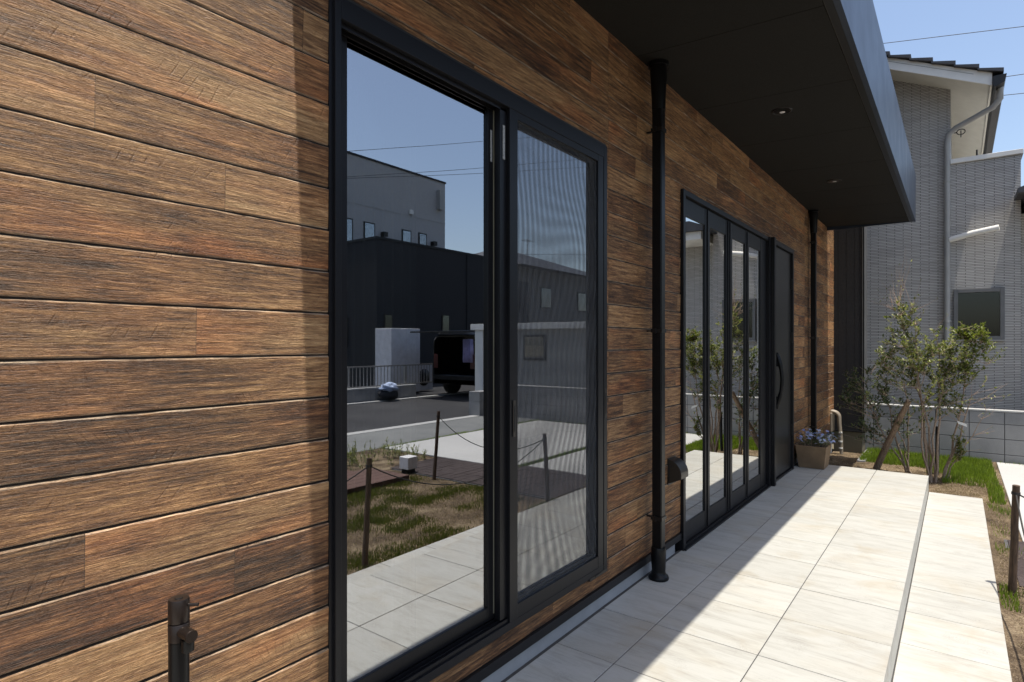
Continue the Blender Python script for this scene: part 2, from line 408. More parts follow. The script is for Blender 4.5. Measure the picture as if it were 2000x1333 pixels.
def rt(): return (random.random(), random.random(), random.random(), 1)
def tag(o, label=None, cat=None, group=None, kind=None):
    if label: o['label'] = label
    if cat: o['category'] = cat
    if group: o['group'] = group
    if kind: o['kind'] = kind
    return o
def thing(name, label, cat, group=None, loc=(0, 0, 0)):
    o = bpy.data.objects.new(name, None); C.objects.link(o); o.location = loc
    return tag(o, label, cat, group)
def Bx(name, mat, parent, *b, bevel=0): return MB().box(*b).build(name, mat, parent, bevel)

# ================================================================== SETTING: ground sheets, terrace
GZ = -.24
Bx('ground', 'ground', None, -400, 600, -500, 400, GZ-.1, GZ)['kind'] = 'structure'

def nz(x, y, s=1.): return noise.noise(Vector((x*s, y*s, 3.1)))
def sheet(name, x0, x1, y0, y1, z, mat, step=.08, amp=.012, fn=None):
    m = MB(); nx = max(1, int((x1-x0)/step)); ny = max(1, int((y1-y0)/step)); vs = []
    for j in range(ny+1):
        for i in range(nx+1):
            x = x0+(x1-x0)*i/nx; y = y0+(y1-y0)*j/ny
            h = z + amp*(nz(x, y, 2.3)+.5*nz(x, y, 9)) + (fn(x, y) if fn else 0)
            vs.append((x, y, h))
    fs = [(j*(nx+1)+i, j*(nx+1)+i+1, (j+1)*(nx+1)+i+1, (j+1)*(nx+1)+i) for j in range(ny) for i in range(nx)]
    m.add(vs, fs, None, True); o = m.build(name, mat); o['kind'] = 'structure'; return o
def bedh(x, y):
    h = .02*math.exp(-((x-7.9)**2+(y+1.1)**2)/.5)
    h += .015*nz(x, y, 6)
    return h
sheet('soil_bed', 7.06, 9.64, -1.77, .0, -.205, 'soil', .045, .012, bedh)
sheet('lawn_ground', -6, 4.72, -5.15, -1.56, -.205, 'soil', .07, .012)
sheet('soil_strip', 4.72, 7.06, -1.77, -1.56, -.2, 'soil', .04, .006)
# terrace of porcelain tiles
m = MB(); PX = .4175; X0 = 2.14 - PX*10
def tiles(m, xs, ys, z, th=.012, g=.0021):
    for i in range(len(xs)-1):
        for j in range(len(ys)-1):
            t = rt(); dz = random.uniform(-.0004, .0004)
            m.box(xs[i]+g, xs[i+1]-g, ys[j]+g, ys[j+1]-g, z-th, z+dz, t)
xs = [X0+PX*k for k in range(0, 22) if X0+PX*k < 6.9] + [7.06]
xs2 = [X0+PX*k for k in range(0, 22) if X0+PX*k < 6.8] + [7.02]
tiles(m, xs, [-1.157, -.719, -.274, -.003], 0)
tiles(m, xs2, [-1.567, -1.157], -.15)
for a, b in zip(xs, xs[1:]): m.box(a+.0017, b-.0017, -1.157+.003, -1.145, -.147, -.013, rt())
for a, b in zip(xs2, xs2[1:]): m.box(a+.0017, b-.0017, -1.564, -1.555, -.3, -.163, rt())
m.box(7.048, 7.058, -1.14, -.002, -.25, -.013, rt()); m.box(7.008, 7.018, -1.55, -1.16, -.25, -.163, rt())
o = m.build('terrace', 'tile'); o['kind'] = 'structure'
b = o.modifiers.new('bevel', 'BEVEL'); b.width = .0012; b.segments = 1
m = MB().box(X0, 7.048, -1.145, .015, -.3, -.0025).box(X0, 7.008, -1.555, -1.15, -.3, -.1525)
m.build('terrace_base', 'grout')['kind'] = 'structure'
# pale concrete pads, dark pavers, apron, kerbs, road
for i, (a, b_, c_, d_) in enumerate(((5.84, 9.55, -2.76, -1.77), (5.62, 9.45, -5.1, -2.87))):
    Bx('driveway', 'pad', None, a, b_, c_, d_, -.3, -.19, bevel=.006)['kind'] = 'structure'
m = MB(); y = -1.68; j = 0
while y > -3.9:
    x = 4.75 - (.1 if j % 2 else 0)
    while x < 5.6 + (.2 if y > -2.8 else 0):
        a = max(x, 4.75); b_ = min(x+.2, 5.82 if y > -2.8 else 5.6)
        if b_-a > .03: m.box(a+.002, b_-.002, y-.1+.002, y-.002, -.25, -.192+random.uniform(-.0015, .0015))
        x += .2
    y -= .1; j += 1
m.build('paving', 'paver', None, .002)['kind'] = 'structure'
Bx('paving_bed', 'mortar', None, 4.73, 5.84, -3.92, -1.66, -.25, -.2)['kind'] = 'structure'
sheet('planting_bed', 3.0, 5.6, -5.2, -3.93, -.2, 'soil', .07, .01)
Bx('driveway_apron', 'apron', None, -30, 60, -6.45, -5.15, -.3, -.2)['kind'] = 'structure'
Bx('kerb', 'kerb', None, -30, 60, -6.66, -6.455, -.3, -.192, bevel=.006)['kind'] = 'structure'
Bx('road', 'asphalt', None, -60, 90, -10.5, -6.665, -.3, -.204)['kind'] = 'structure'
Bx('kerb', 'kerb', None, -30, 60, -10.68, -10.505, -.3, -.18, bevel=.006)['kind'] = 'structure'
Bx('far_yard', 'asphalt', None, -60, 90, -40, -10.95, -.3, -.19)['kind'] = 'structure'
Bx('apron_strip', 'gravel', None, 8.6, 9.6, -.45, -.36, -.25, -.185)['kind'] = 'structure'

# ================================================================== WOODEN HOUSE
house = thing('wooden_house', 'dark wood-sided house with black framed glass doors and deep black canopy along the tiled terrace', 'house')
H0 = .114; PH = .1145
OPEN = [(.995, 2.572, .19, 2.252), (3.56, 5.675, -1, 2.258), (5.675, 6.60, -1, 2.262)]
XW0, XW1, ZW1 = -1.6, 9.27, 5.61
BUTT = [-.6, 2.61, 7.30]
def siding():
    rnd = random.Random(11); m = MB(); nrows = int((ZW1-H0)/PH)
    for r in range(nrows):
        z0 = H0+PH*r
        if z0 > 3.3 and r % 1: continue
        # board joints of this row
        js = []; x = XW0 + rnd.uniform(-.9, 0)
        while x < XW1:
            js.append(x); x += rnd.choice([.55, .75, .95, 1.2, 1.5, 1.9]) * rnd.uniform(.85, 1.15)
        js += BUTT; js.sort()
        fine = .03 if z0 < 3.0 else 1.0
        prof = [(0, .0032), (.0032, -.0004), (PH*.5, -.0016), (PH-.0074, -.0036), (PH-.0048, .0004), (PH, .0032)]
        cols = [XW0]
        x = XW0
        while x < XW1-1e-6:
            nx = min(x+fine*rnd.uniform(.6, 1.4), XW1)
            for j in js:
                for e in (j-.0009, j+.0009):
                    if x+1e-4 < e < nx: nx = e
            for o_ in OPEN:
                for e in o_[:2]:
                    if x+1e-5 < e < nx: nx = e
            cols.append(nx); x = nx
        jit = [(rnd.uniform(-1, 1), rnd.uniform(-1, 1), rnd.uniform(-1, 1)) for _ in cols]
        seg = {}
        tone = None; cur = -1
        def col_pts(i):
            jx = jit[i]; k = 1 if fine < .1 else 0
            return [(cols[i], prof[0][1], z0), (cols[i], prof[1][1]+.0003*jx[0]*k, z0+prof[1][0]+.0006*jx[1]*k), (cols[i], prof[2][1]+.0004*jx[2]*k, z0+prof[2][0]),
                    (cols[i], prof[3][1]+.0005*jx[0]*k, z0+prof[3][0]+.0013*jx[1]*k), (cols[i], prof[4][1], z0+prof[4][0]+.0008*jx[2]*k), (cols[i], prof[5][1], z0+PH)]
        zb0, zb1 = z0, z0+PH
        for i in range(len(cols)-1):
            xm = (cols[i]+cols[i+1])/2
            k = sum(1 for j in js if j < xm)
            if k not in seg: seg[k] = (rnd.random(), rnd.random(), rnd.random())
            t = seg[k]; isj = cols[i+1]-cols[i] < .0019 and any(abs(xm-j) < .0005 for j in js)
            butt = isj and any(abs(xm-j) < .0005 for j in BUTT)
            A, B = col_pts(i), col_pts(i+1)
            # clip by openings
            lo, hi = zb0, zb1
            skip = False
            for (a, b_, c_, d_) in OPEN:
                if a-1e-6 < xm < b_+1e-6:
                    if zb0 >= c_-1e-6 and zb1 <= d_+1e-6: skip = True
                    elif c_ < zb0 < d_ < zb1: lo = d_
                    elif zb0 < c_ < zb1 < d_: hi = c_
            if skip: continue
            if lo > zb0 or hi < zb1:
                def clip(P):
                    return [(p[0], p[1], min(max(p[2], lo), hi)) for p in P]
                A, B = clip(A), clip(B)
            for q in range(5):
                if abs(A[q][2]-A[q+1][2]) < 1e-6 and abs(A[q][1]-A[q+1][1]) < 1e-6: continue
                al = (1.7, 1., 1., 1.6, 0.)[q]  # underside bounce light and chamfer highlight painted pale, groove shade painted dark
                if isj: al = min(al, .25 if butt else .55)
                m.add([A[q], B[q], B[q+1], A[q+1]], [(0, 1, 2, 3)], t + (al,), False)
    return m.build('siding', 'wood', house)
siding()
# right return corner and other outer walls, roof, dark room behind the glass
Bx('side_wall', 'plum_wall', house, -1.7, XW0, .01, 7, 0, ZW1)
Bx('side_wall', 'plum_wall', house, 9.2, 9.268, .03, 7, 0, ZW1)
Bx('rear_wall', 'plum_wall', house, -1.7, 9.26, 7, 7.1, 0, ZW1)
m = MB().prism([(-.5, 5.62), (7.6, 5.62), (3.5, 7.2)], 'x', -1.9, 9.6); m.build('roof', 'roof_tile', house)
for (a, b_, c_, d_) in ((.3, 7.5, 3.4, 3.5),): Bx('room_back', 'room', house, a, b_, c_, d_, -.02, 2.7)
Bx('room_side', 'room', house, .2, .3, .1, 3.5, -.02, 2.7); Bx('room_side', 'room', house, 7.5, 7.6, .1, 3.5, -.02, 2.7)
m = MB(); n = 60; vs = []
for zz in (.05, 2.3):
    for i in range(n+1): vs.append((1.30+.40*i/n, .42+.03*math.sin(i*.9), zz))
m.add(vs, [(i, i+1, n+2+i, n+1+i) for i in range(n)], None, True); m.build('curtain', 'conc_paint', house)
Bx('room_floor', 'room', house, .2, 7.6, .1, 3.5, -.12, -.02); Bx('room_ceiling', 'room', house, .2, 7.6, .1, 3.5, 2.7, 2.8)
Bx('foundation', 'conc_paint', house, -1.6, 3.505, .012, .2, -.3, .095); Bx('foundation', 'conc_paint', house, 6.6, 9.2, .012, .2, -.3, .095)
for a, b_ in ((-1.6, 3.56), (6.6, 9.27)):
    m = MB().box(a, b_, -.012, .012, .072, .1125); m.build('base_flashing', 'black_alu', house, .002)
# inner lining just behind the siding so that nothing shows through the joints
m = MB()
for a, b_ in ((-1.6, 1.0), (2.57, 3.56), (6.6, 9.2)): m.box(a, b_, .004, .06, .1, 5.6)
m.box(1.0, 2.57, .004, .06, .1, .19).box(1.0, 2.57, .004, .06, 2.25, 5.6).box(3.56, 6.6, .004, .06, 2.26, 5.6)
m.build('wall_lining', 'rubber', house)

# ---- canopy
CX0, CX1 = .85, 8.73
can = MB().prism([(-.965, 2.83), (0, 2.868), (0, 3.33), (-.965, 3.33)], 'x', CX0+.01, CX1-.01).build('canopy', 'soffit', house)
def zs(y): return 2.833 + .042*(y/1.0)     # soffit height, slopes down outward
m = MB(); jx = [CX0+.03]
for p in (2.02, 2.93, 3.84, 4.75, 5.66, 6.57, 7.48, 8.39): jx.append(p)
jx.append(CX1-.03)
for a, b_ in zip(jx, jx[1:]):
    g = .0022
    m.prism([(-.905, zs(-.905)), (-.002, zs(-.002)), (-.002, zs(0)+.012), (-.905, zs(-.905)+.012)], 'x', a+g, b_-g)
m.build('soffit_panels', 'soffit', can)
m = MB().prism([(-.972, 2.787), (-.945, 2.787), (-.945, 2.795), (-.958, 2.795), (-.958, 3.345), (-.93, 3.345), (-.93, 3.36), (-.972, 3.36)], 'x', CX0, CX1)
m.build('fascia', 'steel_blue', can)
MB().box(CX0, CX0+.012, -.957, -.001, 2.79, 3.36).build('end_fascia', 'steel_blue', can); MB().box(CX1-.012, CX1, -.957, -.001, 2.79, 3.36).build('end_fascia', 'steel_blue', can)
MB().box(CX0+.02, CX1-.02, -.944, -.912, 2.789, 2.7985).build('drip_edge', 'black_alu', can)
MB().box(CX0+.02, CX1-.02, -.9105, -.9075, 2.7945, 2.799).build('drip_bead', 'bronze_alu', can)
for k, X in enumerate((4.137, 6.199)):
    z = zs(-.463)
    d = MB().lathe((X, -.463, z), [(.062, .002), (.062, -.004), (.052, -.005), (.05, 0.0), (.044, .05)]).build('downlight', 'dark_metal', can)
    d.data.polygons[len(d.data.polygons)-1].hide = False
    MB().lathe((X, -.463, z+.0), [(.047, -.0055), (.03, -.006)]).build('downlight_reflector', 'black_pipe', d)
    MB().lathe((X+.012, -.463, z), [(.017, -.0062), (.001, -.0066)]).build('downlight_lens', 'lamp_white', d)

# ---- downpipes
def downpipe(X, Y, ztop, zbot):
    s = .028
    p = MB().box(X-s, X+s, Y-s, Y+s, zbot+.16, ztop-.16).build('downpipe', 'black_pipe', house, .006)
    MB().lathe((X, Y, ztop), [(.037, -.26), (.038, -.2), (.044, -.1), (.047, -.05), (.047, 0)]).build('pipe_head', 'black_pipe', p)
    MB().lathe((X, Y, ztop), [(.056, -.022), (.056, 0)]).build('pipe_collar', 'black_pipe', p)
    MB().lathe((X, Y, zbot), [(.054, 0), (.056, .010), (.052, .02), (.040, .027), (.037, .045), (.041, .13), (.040, .17), (.038, .175)]).build('pipe_foot', 'black_pipe', p)
    for z in (2.46, 1.36, .335):
        MB().box(X-s-.004, X+s+.004, Y-s-.004, Y+s+.004, z-.01, z+.01).box(X-.008, X+.008, Y, .0, z-.004, z+.004).box(X-s-.012, X-s-.002, Y+.0, Y+.012, z-.014, z+.014).build('pipe_bracket', 'dark_metal', p)
    return p
downpipe(3.065, -.07, 2.83, .0)
downpipe(7.52, -.055, 2.83, .0)

# ---- vent hood near the floor
m = MB(); pr = []
X, Yw, zt, zb = 3.43, 0, .60, .452
arc = [(0, .60)] + [(-.085*math.sin(a), .512 + .088*math.cos(a)) for a in [R(10*k) for k in range(1, 10)]]
poly = [(0, .452), (0, .6)] + arc[1:] + [(-.085, .49)]
m.prism([(p[0], p[1]) for p in poly][::-1], 'x', 3.36, 3.475)
v = m.build('vent_hood', 'bronze_alu', house, .002)
MB().box(3.355, 3.48, -.006, -.001, .445, .606).build('vent_plate', 'dark_metal', v)
# bigger vent near the far corner with pipe cover
def ac_pipes():
    p = MB().box(8.93, 9.13, -.03, .0, .10, .36).build('pipe_cover', 'beige_pvc', house, .01)
    for k, dx in enumerate((0, .07)):
        pts = [(9.0+dx, -.005, .375)] + [(9.0+dx, -.01-.09*math.sin(R(a)), .305+.07*math.cos(R(a))) for a in range(10, 91, 16)] + [(9.0+dx, -.105, .2), (9.0+dx, -.125, .0), (9.0+dx, -.13, -.21)]
        MB().tube(pts, [.022]*(len(pts)-3)+[.02, .018, .016], 10).build('insulated_pipe', 'beige_pvc', p)
    for z in (.09, -.03, -.12):
        MB().lathe((9.0, -.118-.03*(.1-z), z), [(.024, 0), (.024, .018)]).build('pipe_tie', 'white_paint', p)
ac_pipes()

# ---- sliding window (left bay open glass, right bay insect screen)
F, A_ = 'black_alu', M['black_alu']
YF = -.0175
wnd = MB()
wnd.box(.997, 1.017, YF, .11, .192, 2.25).box(2.537, 2.57, YF, .11, .192, 2.25)
wnd.box(1.017, 2.537, YF, .11, 2.19, 2.25).box(1.017, 2.537, YF+.002, .11, .192, .222)
win = wnd.build('sliding_window', 'black_alu', house, .0015)
# siding-side thin cover flange
MB().box(.985, .9965, -.006, .001, .185, 2.258).build('jamb_trim', 'black_alu', win)
MB().box(.9965, 2.576, -.008, .001, 2.2505, 2.262).build('head_trim', 'bronze_alu', win)
m = MB()
for y in (-.004, .012, .034, .062): m.box(1.018, 1.79, y-.0025, y+.0025, .2225, .236)
m.build('sill_track', 'black_alu', win)
m = MB()
for y in (.002, .03, .058): m.box(1.018, 2.536, y-.002, y+.002, 2.176, 2.1895)
m.build('head_track', 'black_alu', win)
def sash(x0, x1, z0, z1, y0, y1, wl, wr, wt, wb, name='sash', mat='black_alu', parent=win, gl='glass'):
    s_ = MB().box(x0, x0+wl, y0, y1, z0, z1).box(x1-wr, x1, y0, y1, z0, z1).box(x0+wl, x1-wr, y0+.001, y1, z1-wt, z1).box(x0+wl, x1-wr, y0+.001, y1, z0, z0+wb).build(name, mat, parent, .0012)
    if gl:
        yg = y0+.007
        MB().add_quad(x0+wl-.004, x1-wr+.004, yg, z0+wb-.004, z1-wt+.004).build('glass', gl, s_)
        if y1-yg > .016: MB().add([(x0+wl-.004, yg+.0150, z0+wb-.004), (x1-wr+.004, yg+.0158, z0+wb-.004), (x1-wr+.004, yg+.0146, z1-wt+.004), (x0+wl-.004, yg+.0138, z1-wt+.004)], [(0, 1, 2, 3)]).build('inner_glass', 'glass_inner', s_)
    return s_
def add_quad(s, x0, x1, y, z0, z1):
    s.add([(x0, y, z0), (x1, y, z0), (x1, y, z1), (x0, y, z1)], [(0, 1, 2, 3)]); return s
MB.add_quad = add_quad
ls = sash(1.018, 1.80, .24, 2.214, .034, .065, .057, .082, .026, .050)
rs = sash(1.80, 2.536, .237, 2.214, .012, .032, .05, .012, .022, .04)
# pale seal line and stickers on the meeting stile
MB().box(1.748, 1.752, .030, .0345, .26, 2.18).build('seal_strip', 'seal', ls)
st_m = NT('sticker_paper')
v_ = st_m.coord((1, 1, 1)); a_ = st_m.noise(v_, 260, 2, .6)
spz = st_m.n('SeparateXYZ'); st_m.t.links.new(st_m.n('TexCoord').outputs['Object'], spz.inputs[0])
st_m.bsdf(st_m.mix(st_m.mapr(a_, .5, .6, 0, 1.), (.42, .43, .42), (.22, .22, .22)), .5)
M['sticker'] = st_m.m
MB().add_quad(1.731, 1.742, .0335, 1.98, 2.10).build('sticker', 'sticker', ls)
MB().add_quad(1.762, 1.776, -.002, 1.99, 2.12).build('sticker', 'sticker', win)
# meeting post and screen
MB().box(1.748, 1.789, .0, .028, .24, 2.185).build('meeting_post', 'black_alu', win, .001)
scr = sash(1.79, 2.536, .205, 2.215, -.015, .002, .05, .052, .055, .07, 'screen_frame', 'black_alu', win, None)
m = MB()
m.add_quad(1.838, 2.484, -.004, .27, 2.165); m.build('insect_mesh', 'screen', scr)
MB().box(2.486, 2.494, -.010, .0, .27, 2.165).build('screen_seal', 'black_alu', scr)
for X, nm in ((1.806, 0), (2.545, 1)):
    h = MB().box(X, X+.016, -.0195, -.017, .93, 1.07).build('pull_plate', 'bronze_alu', scr, .002)
    MB().box(X+.005, X+.011, -.0205, -.0196, .95, 1.05).build('pull_slot', 'rubber', h)
MB().box(2.40, 2.57, -.018, -.004, .182, .195).box(2.45, 2.50, -.021, -.0175, .186, .194).build('screen_latch', 'bronze_alu', win)

# ---- folding glass doors
fd = MB().box(3.562, 3.60, -.022, .09, .0, 2.256).box(5.635, 5.672, -.03, .09, .0, 2.256).box(3.60, 5.635, -.02, .09, 2.222, 2.256).box(3.60, 5.635, -.012, .09, .002, .022).build('folding_door', 'black_alu', house, .0015)
edges = [(3.605, 4.058, 3.651, 4.018), (4.064, 4.53, 4.114, 4.478), (4.542, 5.02, 4.630, 4.976), (5.026, 5.630, 5.083, 5.443)]
for (a, b_, g0, g1) in edges:
    s_ = MB().box(a, g0, .0, .045, .026, 2.218).box(g1, b_, .0, .045, .026, 2.218).box(g0, g1, .002, .045, .026, .145).box(g0, g1, .002, .045, 2.104, 2.218).build('door_leaf', 'black_alu', fd, .0015)
    m = MB().add_quad(g0-.004, g1+.004, +.0095, .14, 2.11); g = m.build('glass', 'glass_clear', s_)
m = MB()
for X in (4.061, 4.512, 4.562, 5.023): m.box(X-.008, X+.008, -.008, -.0005, .03, 2.215)
m.build('hinge_strip', 'black_alu', fd, .002)
MB().box(3.57, 5.67, -.035, -.0125, .002, .012).build('door_sill', 'black_alu', fd)

# ---- entrance door
ed = MB().box(5.679, 5.735, -.062, .09, .0, 2.258).box(6.555, 6.598, -.035, .09, .0, 2.258).box(5.735, 6.555, -.035, .09, 2.215, 2.258).box(5.735, 6.555, -.03, .06, .001, .02).build('entrance_door', 'black_alu', house, .002)
sl = MB().box(5.74, 6.55, -.012, .04, .024, 2.21).build('door_slab', 'door_skin', ed, .002)
m = MB(); pts = []
z0, z1 = .70, 1.20
for k in range(15):
    t = k/14; pts.append((5.87, -.03-.05*math.sin(math.pi*t)**.8, z0+(z1-z0)*t))
m.tube(pts, [.016 if 3 < k < 11 else .021 for k in range(15)], 10)
m.box(5.852, 5.888, -.05, -.012, .685, .80).box(5.852, 5.888, -.05, -.012, 1.08, 1.21)
hd = m.build('door_handle', 'black_pipe', sl, .004)
for z in (.955, 1.115): MB().lathe((5.87, -.012, z), [(.014, -.014), (.015, 0)], 'y', 14).build('lock_cylinder', 'chrome', sl)
for z in (.35, 1.3, 1.85): MB().box(6.538, 6.56, -.028, -.012, z, z+.11).build('hinge', 'dark_metal', sl)

# ---- dark wing at the end
wg = MB().box(9.27, 9.6, -.355, 7, .10, 5.6).build('dark_wing', 'plum_wall', house)
MB().box(9.262, 9.27, -.369, -.345, .10, 5.6).box(9.262, 9.6, -.369, -.356, .1, 5.6).build('corner_trim', 'shade_trim', wg)
m = MB()
for k in range(3): m.box(9.2685, 9.2698, -.26+k*.1, -.2575+k*.1, .12, 5.6)
m.build('panel_joint', 'rubber', wg)
MB().box(9.25, 9.6, -.385, .0, .085, .103).build('wing_flashing', 'black_alu', wg, .002)
MB().box(9.28, 9.6, -.345, 0, -.3, .085).build('wing_foundation', 'foundation', wg)

# ================================================================== STANDPIPE TAP
tap = thing('water_tap', 'dark bronze garden standpipe tap in front of the sunlit wood wall', 'tap', loc=(.51, -.2, -.2))
def L(x, y, z): return (x-.51, y+.2, z+.2)
MB().lathe((0, 0, 0), [(.018, 0), (.018, .925)]).build('pillar', 'black_pipe', tap)
MB().lathe((0, 0, .926), [(.0185, 0), (.0185, .032), (.0175, .033)]).build('tap_body', 'tap_bronze', tap)
hd = MB().lathe((0, 0, .961), [(.0182, 0), (.0185, .001), (.0185, .041), (.0172, .0435)]).build('tap_head', 'tap_bronze', tap)
MB().lathe((0, 0, 1.0045), [(.0075, 0), (.007, .0015)]).build('head_screw', 'dark_metal', hd)
dirl = Vector((math.sin(TH)*.6+.25, -math.cos(TH), 0)).normalized()
a = Vector((0, 0, .992)); MB().tube([a+dirl*.012, a+dirl*.037], .0032, 10).build('lever', 'tap_bronze', hd)
a = Vector((0, 0, .944)); d2 = Vector((.05, -1, 0)).normalized()
sp_ = MB().tube([a+d2*.008, a+d2*.046], .0115, 16).build('spout', 'tap_bronze', tap)
MB().tube([a+d2*.0462, a+d2*.0482], [.0118, .011], 16).build('spout_cap', 'tap_bronze', sp_)
c_ = a+d2*.033; MB().lathe((c_.x, c_.y, c_.z-.030), [(.0105, 0), (.011, .001), (.011, .022)]).build('nozzle', 'black_pipe', sp_)

# ================================================================== FLOWER POT
pot = thing('flower_pot', 'square taupe clay planter standing on the terrace between the front door and the far corner', 'planter', loc=(6.86, -.17, 0))
m = MB(); tb, tt, zt = .125, .155, .235
def ring(h, z): return [(-h, -h*.95, z), (h, -h*.95, z), (h, h*.95, z), (-h, h*.95, z)]
vs = ring(tb, 0)+ring(tt, zt)+ring(tt-.014, zt)+ring(tt-.02, zt-.05)
fs = [(3, 2, 1, 0)]
for q in range(3): fs += [(q*4+i, q*4+(i+1) % 4, q*4+4+(i+1) % 4, q*4+4+i) for i in range(4)]
m.add(vs, fs); m.build('planter_body', 'pot', pot, .004)
MB().box(-tt+.02, tt-.02, -.127, .127, zt-.06, zt-.035).build('potting_soil', 'soil_dark', pot)
fl = thing('flowering_plant', 'bushy plant with small light blue flowers growing in the taupe planter', 'plant', loc=(6.86, -.17, .2))
ms, ml, mp_ = MB(), MB(), MB(); rf = random.Random(3)
for k in range(95):
    b0 = Vector((rf.uniform(-.11, .11), rf.uniform(-.11, .11), 0))
    side = Vector((b0.x*rf.uniform(.8, 1.9), b0.y*rf.uniform(.7, 1.9), 0)); hh = rf.uniform(.08, .2) - side.length*.25
    tip = Vector((b0.x+side.x*.6, b0.y+side.y*.6-.02*rf.random(), max(.05, hh)))
    mid = (b0+tip)*.5+Vector((0, 0, .03)); ms.tube([b0, mid, tip], [.0018, .0015, .001], 4, False)
    for q in range(8):
        t = rf.uniform(.15, .95); p = b0.lerp(tip, t)+Vector((0, 0, .02)); d = Vector((rf.uniform(-1, 1), rf.uniform(-1, 1), rf.uniform(-.1, .8)))
        ml.leaf(p, d, Vector((0, 0, 1)), rf.uniform(.02, .04), .009, rt())
    if k < 64:
        nrm = Vector((rf.uniform(-.9, .3), rf.uniform(-.8, .5), 1)).normalized(); u = nrm.orthogonal().normalized(); v2 = nrm.cross(u); t_ = rt()
        for q in range(6):
            a = q*math.pi/3+rf.random()*.3; d = u*math.cos(a)+v2*math.sin(a)+nrm*.15
            mp_.leaf(tip+nrm*.006, d, nrm, .021, .012, t_)
ms.build('stems', 'bark', fl); ml.build('foliage', 'flower_leaf', fl); mp_.build('blossoms', 'petal', fl)

# ================================================================== BLOCK WALL
bw = thing('block_wall', 'low grey concrete block wall with pale capping behind the garden shrubs', 'wall', loc=(9.62, 0, 0))
core = MB().box(.004, .11, -6.45, -.28, -.3, .43).build('wall_core', 'mortar', bw)
m = MB(); zc = [-.30, -.10, .092, .279, .433]
for j in range(4):
    y = -.44+.39
    ys = [-.30]
    yy = -.442
    while yy > -6.4: ys.append(yy); yy -= .352
    ys.append(-6.45)
    for a, b_ in zip(ys, ys[1:]): m.box(.0, .12, b_+.004, a-.004, zc[j]+.004, zc[j+1]-.004)
m.build('blocks', 'block', bw, .003)
MB().box(-.006, .126, -6.46, -.29, .4335, .455).build('capping', 'kerb', bw, .003)
pr_ = thing('gate_pier', 'short grey block pier at the road end of the block wall', 'pier', loc=(9.35, -6.35, 0))
MB().box(0, .4, -.4, -.11, -.22, .1).box(.0, .4, -.4, -.11, .104, .3).build('pier_blocks', 'block', pr_, .004)

# ================================================================== GREY NEIGHBOUR HOUSE
nb = thing('grey_house', 'two storey grey tiled house with dark tile roof and balcony behind the block wall', 'house', loc=(10.5, 0, 0))
sl_ = .468
def zr(y): return 4.72 + (y+1.70)*sl_   # underside of verge along slope
m = MB().prism([(-1.30, -.3), (6.5, -.3), (6.5, zr(2.4)+.1-(6.5-2.4)*sl_), (2.4, zr(2.4)+.1), (-1.30, zr(-1.3)+.1)], 'x', 0, 9)
m.build('gable_wall', 'tilewall', nb)
m = MB().box(0, 4.6, -2.063, -1.3005, -.3, 3.86); m.build('balcony_wall', 'tilewall', nb)
MB().box(-.03, 4.62, -2.09, -1.30, 3.861, 3.925).build('balcony_cap', 'white_paint', nb, .004)
# roof: soffit slab, barge boards, tiles, gutter
def slope_slab(m, y0, y1, dz0, dz1, x0, x1):
    m.prism([(y0, zr(y0)+dz0), (y1, zr(y1)+dz0), (y1, zr(y1)+dz1), (y0, zr(y0)+dz1)], 'x', x0, x1)
m = MB(); slope_slab(m, -1.72, 2.4, .02, .06, -.47, 9.3); m.build('eave_soffit', 'cream', nb)
m = MB(); slope_slab(m, -1.745, 2.4, -.0, .165, -.5, -.472); m.build('barge_board', 'white_paint', nb, .002)
m = MB(); slope_slab(m, -1.55, 2.4, .105, .112, -.503, -.5); m.build('barge_groove', 'grey_pipe', nb)
m = MB(); m.box(-.47, 9.3, -1.745, -1.722, 4.70, 4.85); m.build('eave_board', 'cream', nb)
m = MB(); y = -1.86
while y < 2.4:
    y1 = min(y+.25, 2.4)
    m.prism([(y, zr(y)+.235), (y, zr(y)+.185), (y1+.02, zr(y1)+.165), (y1+.02, zr(y1)+.185)][::-1], 'x', -.56, -.28)
    x = -.28
    while x < 9.3:
        m.prism([(y, zr(y)+.215), (y, zr(y)+.175), (y1+.02, zr(y1)+.165), (y1+.02, zr(y1)+.185)][::-1], 'x', x+.002, x+.298); x += .3
    y += .25
m.prism([(2.4, zr(2.4)+.0), (7.2, zr(2.4)-4.8*sl_), (7.2, zr(2.4)-4.8*sl_+.2), (2.4, zr(2.4)+.2)], 'x', -.56, 9.3)
m.build('roof', 'roof_tile', nb)
m = MB().prism([(-1.89, 4.80), (-1.87, 4.70), (-1.78, 4.66), (-1.75, 4.68), (-1.75, 4.80)], 'x', -.55, 9.35); m.build('gutter', 'dark_metal', nb)
# rain pipe
p = MB().tube([(-.36, -1.83, 4.70), (-.36, -1.83, 4.55), (-.30, -1.76, 4.47), (-.12, -1.36, 4.33), (-.08, -1.28, 4.27), (-.07, -1.262, 4.15), (-.07, -1.262, -.2)], .038, 12).build('rain_pipe', 'grey_pipe', nb)
for z in (3.6, 2.8, 1.6, .7): MB().lathe((-.07, -1.262, z), [(.045, 0), (.045, .03)]).build('pipe_clip', 'grey_pipe', p)
MB().tube([(-.07, -1.29, 2.77), (-.12, -1.55, 2.83), (-.16, -1.83, 2.87)], .04, 12).build('pipe_branch', 'white_paint', p)
